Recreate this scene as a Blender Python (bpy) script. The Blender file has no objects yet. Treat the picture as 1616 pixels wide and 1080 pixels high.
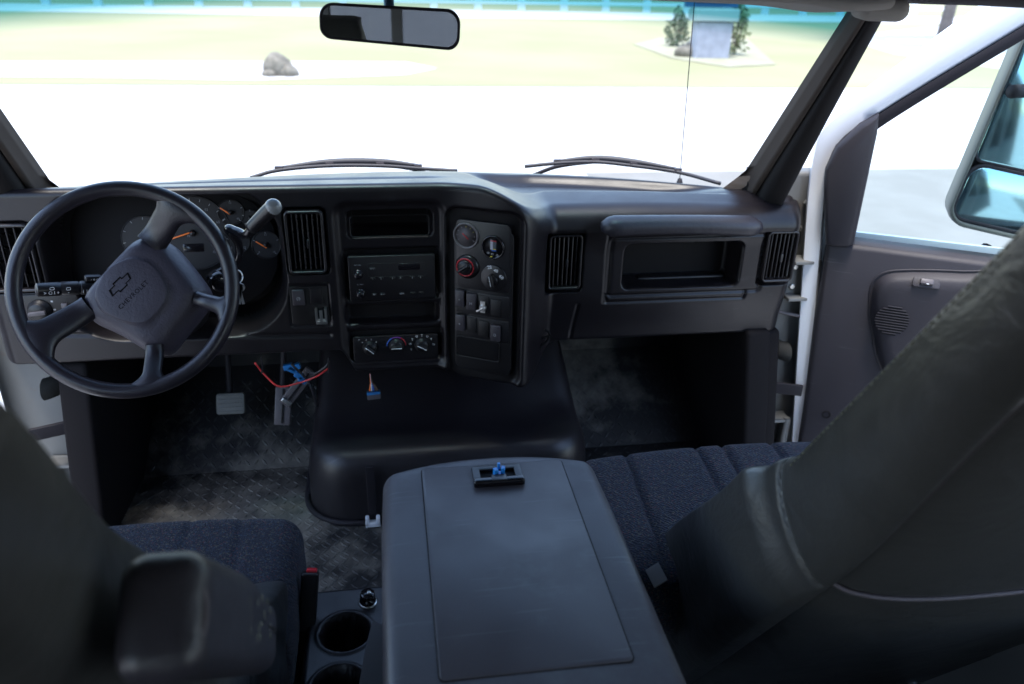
import bpy, bmesh, math, random
import numpy as np
from mathutils import Matrix, Vector
random.seed(7); rng = np.random.default_rng(7)
S = bpy.context.scene
COL = S.collection

# ---------------------------------------------------------------- camera
F_PX = 1257.0                                   # focal length in pixels of a 1616 px wide frame (28 mm)
PITCH, YAW, ROLL = math.radians(25.5), math.radians(9.3), math.radians(1.4)
CAM = np.array([-0.08, 0.0, 1.35])              # metres; cab floor is z = 0, truck faces +y
_cp, _sp, _cy, _sy = math.cos(PITCH), math.sin(PITCH), math.cos(YAW), math.sin(YAW)
_R = np.array([_cy, -_sy, 0.0]); _F = np.array([_sy*_cp, _cy*_cp, -_sp]); _U = np.cross(_R, _F)
_R, _U = _R*math.cos(ROLL)+_U*math.sin(ROLL), _U*math.cos(ROLL)-_R*math.sin(ROLL)
cd = bpy.data.cameras.new('camera'); cam = bpy.data.objects.new('camera', cd); COL.objects.link(cam)
cd.sensor_width = 36; cd.lens = 36*F_PX/1616; cd.clip_start = 0.05; cd.clip_end = 2000
cam.matrix_world = Matrix(((_R[0], _U[0], -_F[0], CAM[0]), (_R[1], _U[1], -_F[1], CAM[1]), (_R[2], _U[2], -_F[2], CAM[2]), (0, 0, 0, 1)))
cd.dof.use_dof = True; cd.dof.focus_distance = 1.62; cd.dof.aperture_fstop = 3.8
S.camera = cam

# ---------------------------------------------------------------- sky, sun, exposure
W = bpy.data.worlds.new('World'); S.world = W; W.use_nodes = True
nt = W.node_tree; bg = nt.nodes['Background']
sky = nt.nodes.new('ShaderNodeTexSky'); sky.sky_type = 'NISHITA'; sky.sun_disc = False
SUN_EL = math.radians(78); SUN_AZ = math.radians(-150)
sky.sun_elevation = SUN_EL; sky.sun_rotation = SUN_AZ
nt.links.new(sky.outputs[0], bg.inputs[0]); bg.inputs[1].default_value = 0.15
sd = bpy.data.lights.new('sun', 'SUN'); sd.energy = 1.1; sd.angle = math.radians(14); sd.color = (1, .96, .90)
sun = bpy.data.objects.new('sun', sd); COL.objects.link(sun)
_sdv = Vector((math.sin(SUN_AZ)*math.cos(SUN_EL), math.cos(SUN_AZ)*math.cos(SUN_EL), math.sin(SUN_EL)))
sun.rotation_euler = _sdv.to_track_quat('Z', 'Y').to_euler(); sun.location = (0, -3, 6)
S.view_settings.view_transform = 'Standard'; S.view_settings.look = 'None'
S.view_settings.exposure = 2.35; S.view_settings.gamma = 1
S.cycles.use_denoising = True
S.cycles.max_bounces = 10; S.cycles.diffuse_bounces = 6; S.cycles.transparent_max_bounces = 16
S.cycles.sample_clamp_indirect = 6

# ---------------------------------------------------------------- helpers
def at(u, v, **k):
    """world point seen at photo pixel (u, v) on the plane x=, y= or z="""
    d = _R*(u-808)+_U*(540-v)+_F*F_PX
    a, val = list(k.items())[0]; i = 'xyz'.index(a)
    return CAM + d*((val-CAM[i])/d[i])

WM = {}
def put(o, parent=None, M=None, **props):
    M = M or Matrix.Identity(4)
    COL.objects.link(o) if o.name not in COL.objects else None
    if parent is not None:
        o.parent = parent; o.matrix_parent_inverse = WM[parent.name].inverted()
    o.matrix_basis = M; WM[o.name] = M
    for k, v in props.items(): o[k] = v
    return o

def thing(name, label, cat, loc, group=None):
    o = bpy.data.objects.new(name, None); o.empty_display_size = .05
    p = dict(label=label, category=cat)
    if group: p['group'] = group
    return put(o, None, Matrix.Translation(loc), **p)

def mesh(name, V, Fc, mat=None, parent=None, M=None, smooth=True, angle=None, **props):
    me = bpy.data.meshes.new(name)
    me.from_pydata([tuple(map(float, v)) for v in V], [], [tuple(int(i) for i in f) for f in Fc]); me.validate()
    if mat: me.materials.append(mat)
    if smooth:
        me.polygons.foreach_set('use_smooth', [True]*len(me.polygons))
        if angle is not None:
            try: me.set_sharp_from_angle(angle=math.radians(angle))
            except Exception: pass
    return put(bpy.data.objects.new(name, me), parent, M, **props)

def raw(name, data, mat, parent, M, **props):      # several shapes joined: data = list of (V, F)
    V, Fc = join(data); return mesh(name, V, Fc, mat, parent, M, True, 35, **props)

def join(data):
    V, Fc, n = [], [], 0
    for v, f in data:
        v = [tuple(p) for p in v]; V += v; Fc += [tuple(i+n for i in q) for q in f]; n += len(v)
    return V, Fc

def xf(vf, M):
    return [tuple(M @ Vector(p)) for p in vf[0]], vf[1]

def rrpts(w, h, r, n=5):
    r = min(r, w/2-1e-5, h/2-1e-5); out = []
    for cx, cy, a0 in ((w/2-r, h/2-r, 0), (-w/2+r, h/2-r, 90), (-w/2+r, -h/2+r, 180), (w/2-r, -h/2+r, 270)):
        for i in range(n+1):
            a = math.radians(a0+90*i/n); out.append((cx+r*math.cos(a), cy+r*math.sin(a)))
    return out

def loft(rings, cap0=True, cap1=True, closed=True):
    n = len(rings[0]); V = [tuple(p) for r in rings for p in r]; Fc = []
    for k in range(len(rings)-1):
        for i in range(n if closed else n-1):
            j = (i+1) % n; Fc.append((k*n+i, k*n+j, (k+1)*n+j, (k+1)*n+i))
    if cap0: Fc.append(tuple(range(n))[::-1])
    if cap1: Fc.append(tuple((len(rings)-1)*n+i for i in range(n)))
    return V, Fc

def plate(w, h, d, r, b=.001, z0=0):                # rounded slab in XY, thickness along +Z, bevelled front
    R = lambda e, z: [(x, y, z) for x, y in rrpts(w-2*e, h-2*e, max(r-e, .0004))]
    return loft([R(0, z0), R(0, z0+d-b), R(b*.3, z0+d-b*.3), R(b, z0+d)])

def frame(w, h, t, d, r, b=.0015, z0=0):            # ring
    R = lambda e, z: [(x, y, z) for x, y in rrpts(w-2*e, h-2*e, max(r-e, .0006))]
    return loft([R(0, z0), R(0, z0+d-b), R(b*.3, z0+d-b*.3), R(b, z0+d), R(t-b, z0+d), R(t-b*.3, z0+d-b*.3), R(t, z0+d-b), R(t, z0)], False, False)

def lathe(prof, n=40):
    rings = [[(r*math.cos(2*math.pi*i/n), r*math.sin(2*math.pi*i/n), z) for i in range(n)] for r, z in prof]
    return loft(rings, True, True)

def cube(sx, sy, sz, c=(0, 0, 0), b=.0):
    if b > 0:
        P = plate(sx, sy, sz, b, b, -sz/2); return [(x+c[0], y+c[1], z+c[2]) for x, y, z in P[0]], P[1]
    V = [(c[0]+sx*a/2, c[1]+sy*e/2, c[2]+sz*f/2) for f in (-1, 1) for a, e in ((-1, -1), (1, -1), (1, 1), (-1, 1))]
    return V, [(3, 2, 1, 0), (4, 5, 6, 7), (0, 1, 5, 4), (1, 2, 6, 5), (2, 3, 7, 6), (3, 0, 4, 7)]

def catmull(P, n):
    P = [np.array(p, float) for p in P]; out = []
    Q = [2*P[0]-P[1]]+P+[2*P[-1]-P[-2]]
    for i in range(1, len(Q)-2):
        for k in range(n):
            t = k/n; a, b, c, d = Q[i-1], Q[i], Q[i+1], Q[i+2]
            out.append(.5*((2*b)+(-a+c)*t+(2*a-5*b+4*c-d)*t*t+(-a+3*b-3*c+d)*t**3))
    out.append(P[-1]); return out

def tube(pts, rad, n=10, smooth_n=0, flat=1.0, up=None):
    if smooth_n: pts = catmull(pts, smooth_n)
    pts = [np.array(p, float) for p in pts]; m = len(pts); rings = []
    nrm = None
    for i, p in enumerate(pts):
        t = pts[min(i+1, m-1)]-pts[max(i-1, 0)]; t = t/np.linalg.norm(t)
        if nrm is None:
            a = np.array(up if up is not None else ((0, 0, 1) if abs(t[2]) < .9 else (1, 0, 0)), float)
            nrm = a-t*(a@t)
        else: nrm = nrm-t*(nrm@t)
        nrm = nrm/np.linalg.norm(nrm); bn = np.cross(t, nrm)
        r = rad(i/(m-1)) if callable(rad) else rad
        rings.append([tuple(p+nrm*r*math.cos(2*math.pi*k/n)*flat+bn*r*math.sin(2*math.pi*k/n)) for k in range(n)])
    return loft(rings)

def soft_box(sx, sy, sz, r, step=.02, fn=None, rseg=4):
    s = (sx, sy, sz); co = []
    for d in s:
        inner = d/2-r; k = max(1, int(round(2*inner/step)))
        c = [-d/2+r*(1-math.cos(math.pi/2*i/rseg)) * 1.0 for i in range(rseg)]
        mid = list(np.linspace(-inner, inner, k+1)); co.append(np.array(c+mid+[-q for q in c[::-1]]))
    idx, V, Fc = {}, [], []
    def vid(i, j, k):
        key = (i, j, k)
        if key not in idx:
            p = np.array([co[0][i], co[1][j], co[2][k]]); q = np.clip(p, [-(d/2-r) for d in s], [d/2-r for d in s])
            e = p-q; L = np.linalg.norm(e)
            idx[key] = len(V); V.append(q+(e/L*r if L > 1e-9 else 0))
        return idx[key]
    n = [len(c) for c in co]
    for a, b, c in ((0, 1, 2), (1, 2, 0), (2, 0, 1)):
        for side in (0, n[c]-1):
            for i in range(n[a]-1):
                for j in range(n[b]-1):
                    q = []
                    for di, dj in ((0, 0), (1, 0), (1, 1), (0, 1)):
                        g = [0, 0, 0]; g[a] = i+di; g[b] = j+dj; g[c] = side; q.append(vid(*g))
                    Fc.append(q if side else q[::-1])
    V = np.array(V)
    if fn is not None: V = fn(V)
    return V, Fc

def sstep(e0, e1, x):
    t = np.clip((x-e0)/(e1-e0), 0, 1); return t*t*(3-2*t)

def basis(right, up, out, P):
    return Matrix(((right[0], up[0], out[0], P[0]), (right[1], up[1], out[1], P[1]), (right[2], up[2], out[2], P[2]), (0, 0, 0, 1)))

def text(s, size, mat, parent, M, name='lettering', ext=.0002, align='CENTER', sp=1.0, bold=0, **props):
    c = bpy.data.curves.new(name, 'FONT'); c.body = s; c.size = size; c.extrude = ext; c.align_x = align; c.align_y = 'CENTER'
    c.resolution_u = 3; c.space_character = sp; c.offset = bold
    o = bpy.data.objects.new('tmp', c)
    me = bpy.data.meshes.new_from_object(o); me.name = name; bpy.data.objects.remove(o); bpy.data.curves.remove(c)
    me.materials.clear(); me.materials.append(mat)
    return put(bpy.data.objects.new(name, me), parent, M, **props)

T = Matrix.Translation
def RZ(a): return Matrix.Rotation(math.radians(a), 4, 'Z')
def RX(a): return Matrix.Rotation(math.radians(a), 4, 'X')
def RY(a): return Matrix.Rotation(math.radians(a), 4, 'Y')

# ---------------------------------------------------------------- materials
def mat(name, col, rough=.5, spec=.5, metal=0, bump=0, bscale=400, var=0, vscale=8, coat=0, dirt=None, dscale=6, emit=None, bdist=.001, rvar=0, bump2=None):
    m = bpy.data.materials.new(name); m.use_nodes = True; t = m.node_tree; N = t.nodes; L = t.links
    if max(col) < .12: col = (col[0]*1.17, col[1]*.99, col[2]*.99)
    p = N['Principled BSDF']
    p.inputs['Base Color'].default_value = (*col, 1); p.inputs['Roughness'].default_value = rough
    p.inputs['Specular IOR Level'].default_value = spec; p.inputs['Metallic'].default_value = metal
    if coat: p.inputs['Coat Weight'].default_value = coat
    tc = N.new('ShaderNodeTexCoord')
    csock = None
    if var or dirt:
        n = N.new('ShaderNodeTexNoise'); n.inputs['Scale'].default_value = vscale; n.inputs['Detail'].default_value = 6
        L.new(tc.outputs['Object'], n.inputs['Vector'])
        mx = N.new('ShaderNodeMix'); mx.data_type = 'RGBA'
        mx.inputs[6].default_value = (*[c*(1-var) for c in col], 1); mx.inputs[7].default_value = (*[min(1, c*(1+var)) for c in col], 1)
        L.new(n.outputs[0], mx.inputs[0]); csock = mx.outputs[2]
    if dirt:
        n2 = N.new('ShaderNodeTexNoise'); n2.inputs['Scale'].default_value = dscale; n2.inputs['Detail'].default_value = 9; n2.inputs['Roughness'].default_value = .65
        L.new(tc.outputs['Object'], n2.inputs['Vector'])
        rp = N.new('ShaderNodeValToRGB'); rp.color_ramp.elements[0].position = dirt[1]; rp.color_ramp.elements[1].position = dirt[2]
        L.new(n2.outputs[0], rp.inputs[0])
        mx2 = N.new('ShaderNodeMix'); mx2.data_type = 'RGBA'; mx2.inputs[7].default_value = (*dirt[0], 1)
        L.new(rp.outputs[0], mx2.inputs[0]); L.new(csock, mx2.inputs[6]); csock = mx2.outputs[2]
    if csock: L.new(csock, p.inputs['Base Color'])
    if rvar:
        n4 = N.new('ShaderNodeTexNoise'); n4.inputs['Scale'].default_value = 9; n4.inputs['Detail'].default_value = 8
        L.new(tc.outputs['Object'], n4.inputs['Vector'])
        mr = N.new('ShaderNodeMapRange'); mr.inputs[1].default_value = .3; mr.inputs[2].default_value = .7
        mr.inputs[3].default_value = rough-rvar; mr.inputs[4].default_value = rough+rvar
        L.new(n4.outputs[0], mr.inputs[0]); L.new(mr.outputs[0], p.inputs['Roughness'])
    if bump:
        n3 = N.new('ShaderNodeTexNoise'); n3.inputs['Scale'].default_value = bscale; n3.inputs['Detail'].default_value = 3
        L.new(tc.outputs['Object'], n3.inputs['Vector'])
        b = N.new('ShaderNodeBump'); b.inputs['Strength'].default_value = bump; b.inputs['Distance'].default_value = bdist
        L.new(n3.outputs[0], b.inputs['Height']); L.new(b.outputs[0], p.inputs['Normal'])
        if bump2:
            n5 = N.new('ShaderNodeTexNoise'); n5.inputs['Scale'].default_value = bump2[0]; n5.inputs['Detail'].default_value = 4; n5.inputs['Distortion'].default_value = 1.2
            L.new(tc.outputs['Object'], n5.inputs['Vector']); b2 = N.new('ShaderNodeBump'); b2.inputs['Strength'].default_value = .5; b2.inputs['Distance'].default_value = bump2[1]
            L.new(n5.outputs[0], b2.inputs['Height']); L.new(b2.outputs[0], b.inputs['Normal'])
    if emit:
        p.inputs['Emission Color'].default_value = (*emit[0], 1); p.inputs['Emission Strength'].default_value = emit[1]
    return m

M_dash = mat('dash_plastic', (.0085, .0082, .0100), .34, .38, bump=.25, bscale=900, var=.12, vscale=5, rvar=.06)
M_dash2 = mat('black_plastic', (.006, .006, .007), .42, .45, bump=.15, bscale=900, rvar=.05)
M_kick = mat('kick_panel_plastic', (.006, .006, .007), .8, .15, bump=.3, bscale=400)
M_rock_ = mat('switch_grey', (.035, .035, .042), .4)
M_wellshade = mat('well_shade_black', (.007, .007, .008), .65, .2)  # same dash plastic, shade of the unlit recesses put into the colour
M_blk = mat('satin_black', (.008, .008, .0095), .35, .5)
M_deep = mat('matte_black', (.006, .006, .007), .8, .2)
M_gloss = mat('gloss_black', (.008, .008, .010), .12, .5)
M_vent = mat('vent_black', (.012, .012, .014), .38, .5)
M_white = mat('white_print', (.8, .8, .8), .5)
M_dim = mat('grey_print', (.42, .42, .44), .5)
M_red = mat('red_print', (.45, .02, .03), .4)
M_blue = mat('blue_print', (.03, .12, .5), .4)
M_yel = mat('yellow_print', (.75, .6, .05), .5)
M_orange = mat('orange_pointer', (.95, .2, .02), .4)
M_chrome = mat('worn_steel', (.72, .71, .68), .32, metal=1, bump=.1, bscale=120)
M_wheel = mat('wheel_vinyl', (.014, .0135, .018), .34, .5, bump=.5, bscale=330, var=.15, vscale=10, rvar=.07, bdist=.0008)
M_pad = mat('wheel_pad_vinyl', (.042, .042, .056), .48, .45, bump=.8, bscale=220, var=.12, bdist=.001, rvar=.05)
M_engrave = mat('engraved_black', (.004, .004, .005), .8, .1)
M_leather = mat('seat_vinyl', (.041, .047, .045), .36, .5, bump=.35, bscale=260, bump2=(9, .010), var=.15, vscale=4, rvar=.07)
M_leather2 = mat('seat_back_vinyl', (.05, .048, .052), .5, .4, bump=.4, bscale=300, var=.12, vscale=4, rvar=.06)
M_piping = mat('seat_piping', (.10, .098, .11), .5)
M_stitch = mat('stitch_thread', (.16, .16, .12), .8)
M_arm = mat('armrest_vinyl', (.025, .027, .034), .42, .45, bump2=(30, .002), bump=.5, bscale=160, rvar=.06, var=.2)
M_lid = mat('lid_plastic', (.060, .062, .068), .42, .5, bump=.3, bscale=700, var=.2, vscale=3.5, dirt=((.11, .115, .12), .56, .80), dscale=7, rvar=.12)
M_taupe = mat('taupe_fabric', (.27, .25, .225), .9, .2, bump=.4, bscale=600)
M_pillar = mat('pillar_plastic', (.008, .008, .0085), .75, .25, bump=.3, bscale=500)
M_plit = mat('pillar_lit_taupe', (.060, .056, .048), .6, .3, bump=.2, bscale=500)  # same pillar trim, windshield light put into a paler colour
M_header = mat('header_trim', (.035, .035, .038), .8, .2, bump=.4, bscale=500)
M_paint = mat('white_paint', (.78, .79, .82), .25, .5, coat=.4, var=.04, dirt=((.30, .27, .22), .66, .95), dscale=7)
M_jamb = mat('jamb_paint', (.14, .14, .135), .55, .4, var=.2, vscale=9, dirt=((.16, .10, .06), .58, .78), dscale=14, bump=.2, bscale=60)
M_wipe = mat('wiper_grey', (.03, .035, .042), .5)
M_rubber = mat('black_rubber', (.010, .010, .014), .65, .3, bump=.2, bscale=200)
M_boot = mat('grey_boot', (.14, .14, .135), .7, .3, var=.3, vscale=30)
M_door = mat('door_trim', (.021, .0215, .0265), .55, .4, bump=.4, bscale=700, var=.1)
M_floor = mat('floor_rubber', (.016, .016, .018), .55, .4, bump=.3, bscale=120, var=.4, vscale=7, dirt=((.17, .15, .13), .42, .68), dscale=4, rvar=.12)
M_tread = mat('tread_rubber', (.020, .020, .022), .5, .4, var=.4, vscale=12, dirt=((.18, .16, .14), .40, .66), dscale=4)
M_engine = mat('engine_cover_plastic', (.012, .012, .0145), .40, .45, bump=.25, bscale=500, rvar=.08, var=.2)
M_carpet = mat('dark_carpet', (.012, .012, .013), .95, .1, bump=.5, bscale=300)
M_belt = mat('seat_belt_webbing', (.20, .19, .19), .8, .3, bump=.5, bscale=900)
M_bluec = mat('blue_connector', (.02, .16, .42), .35)
M_redw = mat('red_wire', (.5, .03, .03), .4)
M_buckred = mat('buckle_red', (.6, .02, .03), .3)
M_pedal = mat('pedal_rubber', (.15, .15, .14), .6, .4, bump=.4, bscale=150, var=.25, vscale=30)
M_grey = mat('grey_plastic', (.075, .077, .082), .45, .4, var=.2, vscale=20)
M_roofw = mat('cab_lining', (.13, .125, .12), .9, .2)

def scratch(m, col, amt=(.66, .74), sc=(7, 95, 20)):
    t = m.node_tree; N = t.nodes; L = t.links; p = N['Principled BSDF']; src = p.inputs['Base Color'].links[0].from_socket
    tc = N.new('ShaderNodeTexCoord'); prev = src
    for rot, k in ((.15, 1), (1.2, 1.6), (-.5, .8)):
        mp = N.new('ShaderNodeMapping'); mp.inputs['Rotation'].default_value = (0, 0, rot); mp.inputs['Scale'].default_value = (sc[0]*k, sc[1]*k, sc[2]); L.new(tc.outputs['Object'], mp.inputs[0])
        n = N.new('ShaderNodeTexNoise'); n.inputs['Scale'].default_value = 1; n.inputs['Detail'].default_value = 3; L.new(mp.outputs[0], n.inputs['Vector'])
        r = N.new('ShaderNodeValToRGB'); r.color_ramp.elements[0].position = amt[0]; r.color_ramp.elements[1].position = amt[1]; r.color_ramp.elements[1].color = (.6, .6, .6, 1); L.new(n.outputs[0], r.inputs[0])
        mx = N.new('ShaderNodeMix'); mx.data_type = 'RGBA'; mx.inputs[7].default_value = (*col, 1); L.new(r.outputs[0], mx.inputs[0]); L.new(prev, mx.inputs[6]); prev = mx.outputs[2]
    L.new(prev, p.inputs['Base Color'])
scratch(M_lid, (.13, .135, .14), (.655, .78), (6, 110, 20)); scratch(M_dash, (.04, .04, .045), (.70, .78)); scratch(M_engine, (.05, .05, .05), (.72, .80)); scratch(M_door, (.07, .07, .075), (.70, .78))
def floor_mat(name, base, dust):
    m = mat(name, base, .55, .4, bump=.3, bscale=150); t = m.node_tree; N = t.nodes; L = t.links; p = N['Principled BSDF']
    tc = N.new('ShaderNodeTexCoord'); n = N.new('ShaderNodeTexNoise'); n.inputs['Scale'].default_value = 11; n.inputs['Detail'].default_value = 10; n.inputs['Roughness'].default_value = .62
    L.new(tc.outputs['Object'], n.inputs['Vector'])
    tot = None
    for (c, r) in (((-.47, 1.72, 0), .62), ((-.42, 1.95, 0), .30), ((.50, 2.22, .12), .30)):
        d = N.new('ShaderNodeVectorMath'); d.operation = 'DISTANCE'; d.inputs[1].default_value = c; L.new(tc.outputs['Object'], d.inputs[0])
        mr = N.new('ShaderNodeMapRange'); mr.inputs[1].default_value = r; mr.inputs[2].default_value = 0; mr.inputs[3].default_value = 0; mr.inputs[4].default_value = .34 if c[0] < -.44 else (.10 if c[0] < 0 else .40)
        L.new(d.outputs['Value'], mr.inputs[0])
        if tot is None: tot = mr.outputs[0]
        else:
            a = N.new('ShaderNodeMath'); L.new(tot, a.inputs[0]); L.new(mr.outputs[0], a.inputs[1]); tot = a.outputs[0]
    a = N.new('ShaderNodeMath'); L.new(tot, a.inputs[0]); L.new(n.outputs[0], a.inputs[1])
    r = N.new('ShaderNodeValToRGB'); r.color_ramp.elements[0].position = .60; r.color_ramp.elements[1].position = .92; L.new(a.outputs[0], r.inputs[0])
    mx = N.new('ShaderNodeMix'); mx.data_type = 'RGBA'; mx.inputs[6].default_value = (*base, 1); mx.inputs[7].default_value = (*dust, 1)
    L.new(r.outputs[0], mx.inputs[0]); L.new(mx.outputs[2], p.inputs['Base Color'])
    return m
M_floor = floor_mat('floor_rubber', (.014, .014, .015), (.17, .155, .135))
M_tread = floor_mat('tread_rubber', (.020, .020, .022), (.15, .14, .122))
def fabric():
    m = mat('seat_fabric', (.040, .046, .072), .95, .15); t = m.node_tree; N = t.nodes; L = t.links; p = N['Principled BSDF']
    tc = N.new('ShaderNodeTexCoord')
    v = N.new('ShaderNodeTexVoronoi'); v.inputs['Scale'].default_value = 420; L.new(tc.outputs['Object'], v.inputs['Vector'])
    r = N.new('ShaderNodeValToRGB'); cr = r.color_ramp; cr.interpolation = 'CONSTANT'
    cr.elements[0].color = (.016, .017, .026, 1); cr.elements[1].position = .35; cr.elements[1].color = (.023, .025, .037, 1)
    for pos, c in ((.62, (.030, .042, .064)), (.74, (.017, .018, .027)), (.86, (.09, .035, .04)), (.91, (.08, .07, .055))):
        e = cr.elements.new(pos); e.color = (*c, 1)
    sp = N.new('ShaderNodeSeparateColor'); L.new(v.outputs['Color'], sp.inputs[0]); L.new(sp.outputs[0], r.inputs[0])
    L.new(r.outputs[0], p.inputs['Base Color'])
    w = N.new('ShaderNodeTexWave'); w.inputs['Scale'].default_value = 75; w.inputs['Distortion'].default_value = 9; w.inputs['Detail'].default_value = 2
    w.bands_direction = 'DIAGONAL'; L.new(tc.outputs['Object'], w.inputs['Vector'])
    ad = N.new('ShaderNodeMath'); ad.operation = 'ADD'; L.new(w.outputs[1], ad.inputs[0]); L.new(v.outputs['Distance'], ad.inputs[1])
    b = N.new('ShaderNodeBump'); b.inputs['Strength'].default_value = .6; b.inputs['Distance'].default_value = .0015
    L.new(ad.outputs[0], b.inputs['Height']); L.new(b.outputs[0], p.inputs['Normal'])
    p.inputs['Sheen Weight'].default_value = .12
    return m
M_fabric = fabric()

def glass(name, tint=(.95, .98, .97), band=None, refl=1.0):
    m = bpy.data.materials.new(name); m.use_nodes = True; t = m.node_tree; N = t.nodes; L = t.links
    N.remove(N['Principled BSDF']); out = N['Material Output']
    tr = N.new('ShaderNodeBsdfTransparent'); tr.inputs[0].default_value = (*tint, 1)
    gl = N.new('ShaderNodeBsdfGlossy'); gl.inputs['Roughness'].default_value = .02; gl.inputs[0].default_value = (refl, refl, refl, 1)
    fr = N.new('ShaderNodeFresnel'); fr.inputs[0].default_value = 1.45
    mx = N.new('ShaderNodeMixShader'); L.new(fr.outputs[0], mx.inputs[0]); L.new(tr.outputs[0], mx.inputs[1]); L.new(gl.outputs[0], mx.inputs[2])
    L.new(mx.outputs[0], out.inputs[0])
    if band:
        g = N.new('ShaderNodeNewGeometry'); s = N.new('ShaderNodeSeparateXYZ'); L.new(g.outputs['Position'], s.inputs[0])
        mr = N.new('ShaderNodeMapRange'); mr.inputs[1].default_value = band[0]; mr.inputs[2].default_value = band[1]
        q = N.new('ShaderNodeMath'); q.operation = 'MULTIPLY'; L.new(s.outputs['X'], q.inputs[0]); L.new(s.outputs['X'], q.inputs[1])
        q2 = N.new('ShaderNodeMath'); q2.operation = 'MULTIPLY_ADD'; q2.inputs[1].default_value = .055; L.new(q.outputs[0], q2.inputs[0]); L.new(s.outputs['Z'], q2.inputs[2]); L.new(q2.outputs[0], mr.inputs[0])
        r = N.new('ShaderNodeValToRGB'); r.color_ramp.elements[0].color = (*tint, 1)
        r.color_ramp.elements[1].color = (.02, .20, .27, 1)
        e = r.color_ramp.elements.new(.45); e.color = (.14, .38, .40, 1)
        L.new(mr.outputs[0], r.inputs[0]); L.new(r.outputs[0], tr.inputs[0])
    return m
M_wind = glass('windshield_glass', (.95, .95, .93), (1.245, 1.325), .25)
M_glass = glass('door_glass', (.86, .95, .94), None, .6)
M_priv = glass('privacy_glass', (.36, .37, .38), None, .5)
M_lens = glass('gauge_lens', (.95, .95, .95), None, .8)

# ---------------------------------------------------------------- outdoors
GZ = -0.95
def ground_mat(name, c1, c2, scale, bump=0, c3=None):
    m = bpy.data.materials.new(name); m.use_nodes = True; t = m.node_tree; N = t.nodes; L = t.links; p = N['Principled BSDF']
    tc = N.new('ShaderNodeTexCoord'); n = N.new('ShaderNodeTexNoise'); n.inputs['Scale'].default_value = scale; n.inputs['Detail'].default_value = 8
    L.new(tc.outputs['Object'], n.inputs['Vector']); r = N.new('ShaderNodeValToRGB')
    r.color_ramp.elements[0].position = .35; r.color_ramp.elements[1].position = .65
    r.color_ramp.elements[0].color = (*c1, 1); r.color_ramp.elements[1].color = (*c2, 1)
    L.new(n.outputs[0], r.inputs[0]); L.new(r.outputs[0], p.inputs['Base Color']); p.inputs['Roughness'].default_value = .9
    p.inputs['Specular IOR Level'].default_value = .2
    return m
M_conc = ground_mat('pale_concrete', (.46, .45, .43), (.52, .51, .49), 1.2)
M_grass = ground_mat('dry_grass', (.278, .270, .150), (.312, .298, .178), .25)
M_walk = ground_mat('sidewalk_concrete', (.50, .48, .46), (.55, .53, .51), 2)
M_gshade = ground_mat('paving_shadow_grey', (.215, .205, .185), (.255, .245, .225), 1.5)  # greyer ground tone standing in for shadow on the paving
M_asph = ground_mat('asphalt', (.05, .05, .052), (.065, .065, .065), 3)

def sheet(name, pts, m, **props):
    V = [tuple(p) for p in pts]
    return mesh(name, V, [tuple(range(len(V)))], m, smooth=False, **props)
sheet('ground', [(-400, -300, GZ), (400, -300, GZ), (400, 600, GZ), (-400, 600, GZ)], M_conc, kind='structure')
def gp(u, v, dz=0.0): return at(u, v, z=GZ+dz)
yg0, yg1 = gp(0, 134)[1], gp(1400, 140)[1]
def lawn_y(x): return yg0+(yg1-yg0)*(x-gp(0, 134)[0])/(gp(1400, 140)[0]-gp(0, 134)[0])
LZ = GZ+.010
sheet('lawn', [(-150, lawn_y(-150), LZ), (13.5, lawn_y(13.5), LZ), (16.0, lawn_y(16)+.8, LZ), (16.6, lawn_y(16)+2.4, LZ), (15.6, 24, LZ), (17, 30, LZ), (30, 40, LZ), (150, 48, LZ), (150, 250, LZ), (-150, 250, LZ)], M_grass, kind='structure')
# sidewalk strip crossing the lawn on the left, and a pale path at its far edge
sheet('shadow_sheet', [(2.3, -30, GZ+.004), (60, -30, GZ+.004), (60, 8.6, GZ+.004), (2.3, 9.4, GZ+.004)], M_gshade, kind='structure')  # added sheet, shadow right of the truck put into its colour
sheet('sidewalk', [gp(-900, 97, .018), gp(60, 97, .018), gp(430, 97, .018), gp(640, 98, .018), gp(690, 108, .018), gp(640, 118, .018), gp(400, 127, .018), gp(150, 122, .018), gp(-900, 116, .018)], M_walk, kind='structure')
sheet('road', [(-150, 36.5, GZ+.018), (150, 40, GZ+.018), (150, 46, GZ+.018), (-150, 42.5, GZ+.018)], M_walk, kind='structure')

# white board fence at the far side
def fence():
    y0 = 43.5
    t = thing('board_fence', 'long white board fence running along the far side of the lawn', 'fence', (0, y0, GZ))
    P = plate(.34, .3, 1.5, .03, .03)
    first = None
    for i in range(-11, 15):
        x = i*2.25+.4
        if first is None: first = mesh('post', *P, M_walkw, t, T((x, y0+.035*x, GZ)), False)
        else:
            c = first.copy(); put(c, t, T((x, y0+.035*x, GZ)))
    for k, z in enumerate((.45, 1.25)):
        a, b = -11*2.25+.4, 14*2.25+.4
        V, Fc = cube(b-a, .06, .16, ((a+b)/2, 0, 0))
        V = [(x, y0+.035*x+y-.2, GZ+z+zz) for x, y, zz in V]
        mesh('rail', V, Fc, M_walkw, t, None, False)
M_walkw = mat('white_fence_paint', (.75, .76, .76), .6)
fence()

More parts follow.
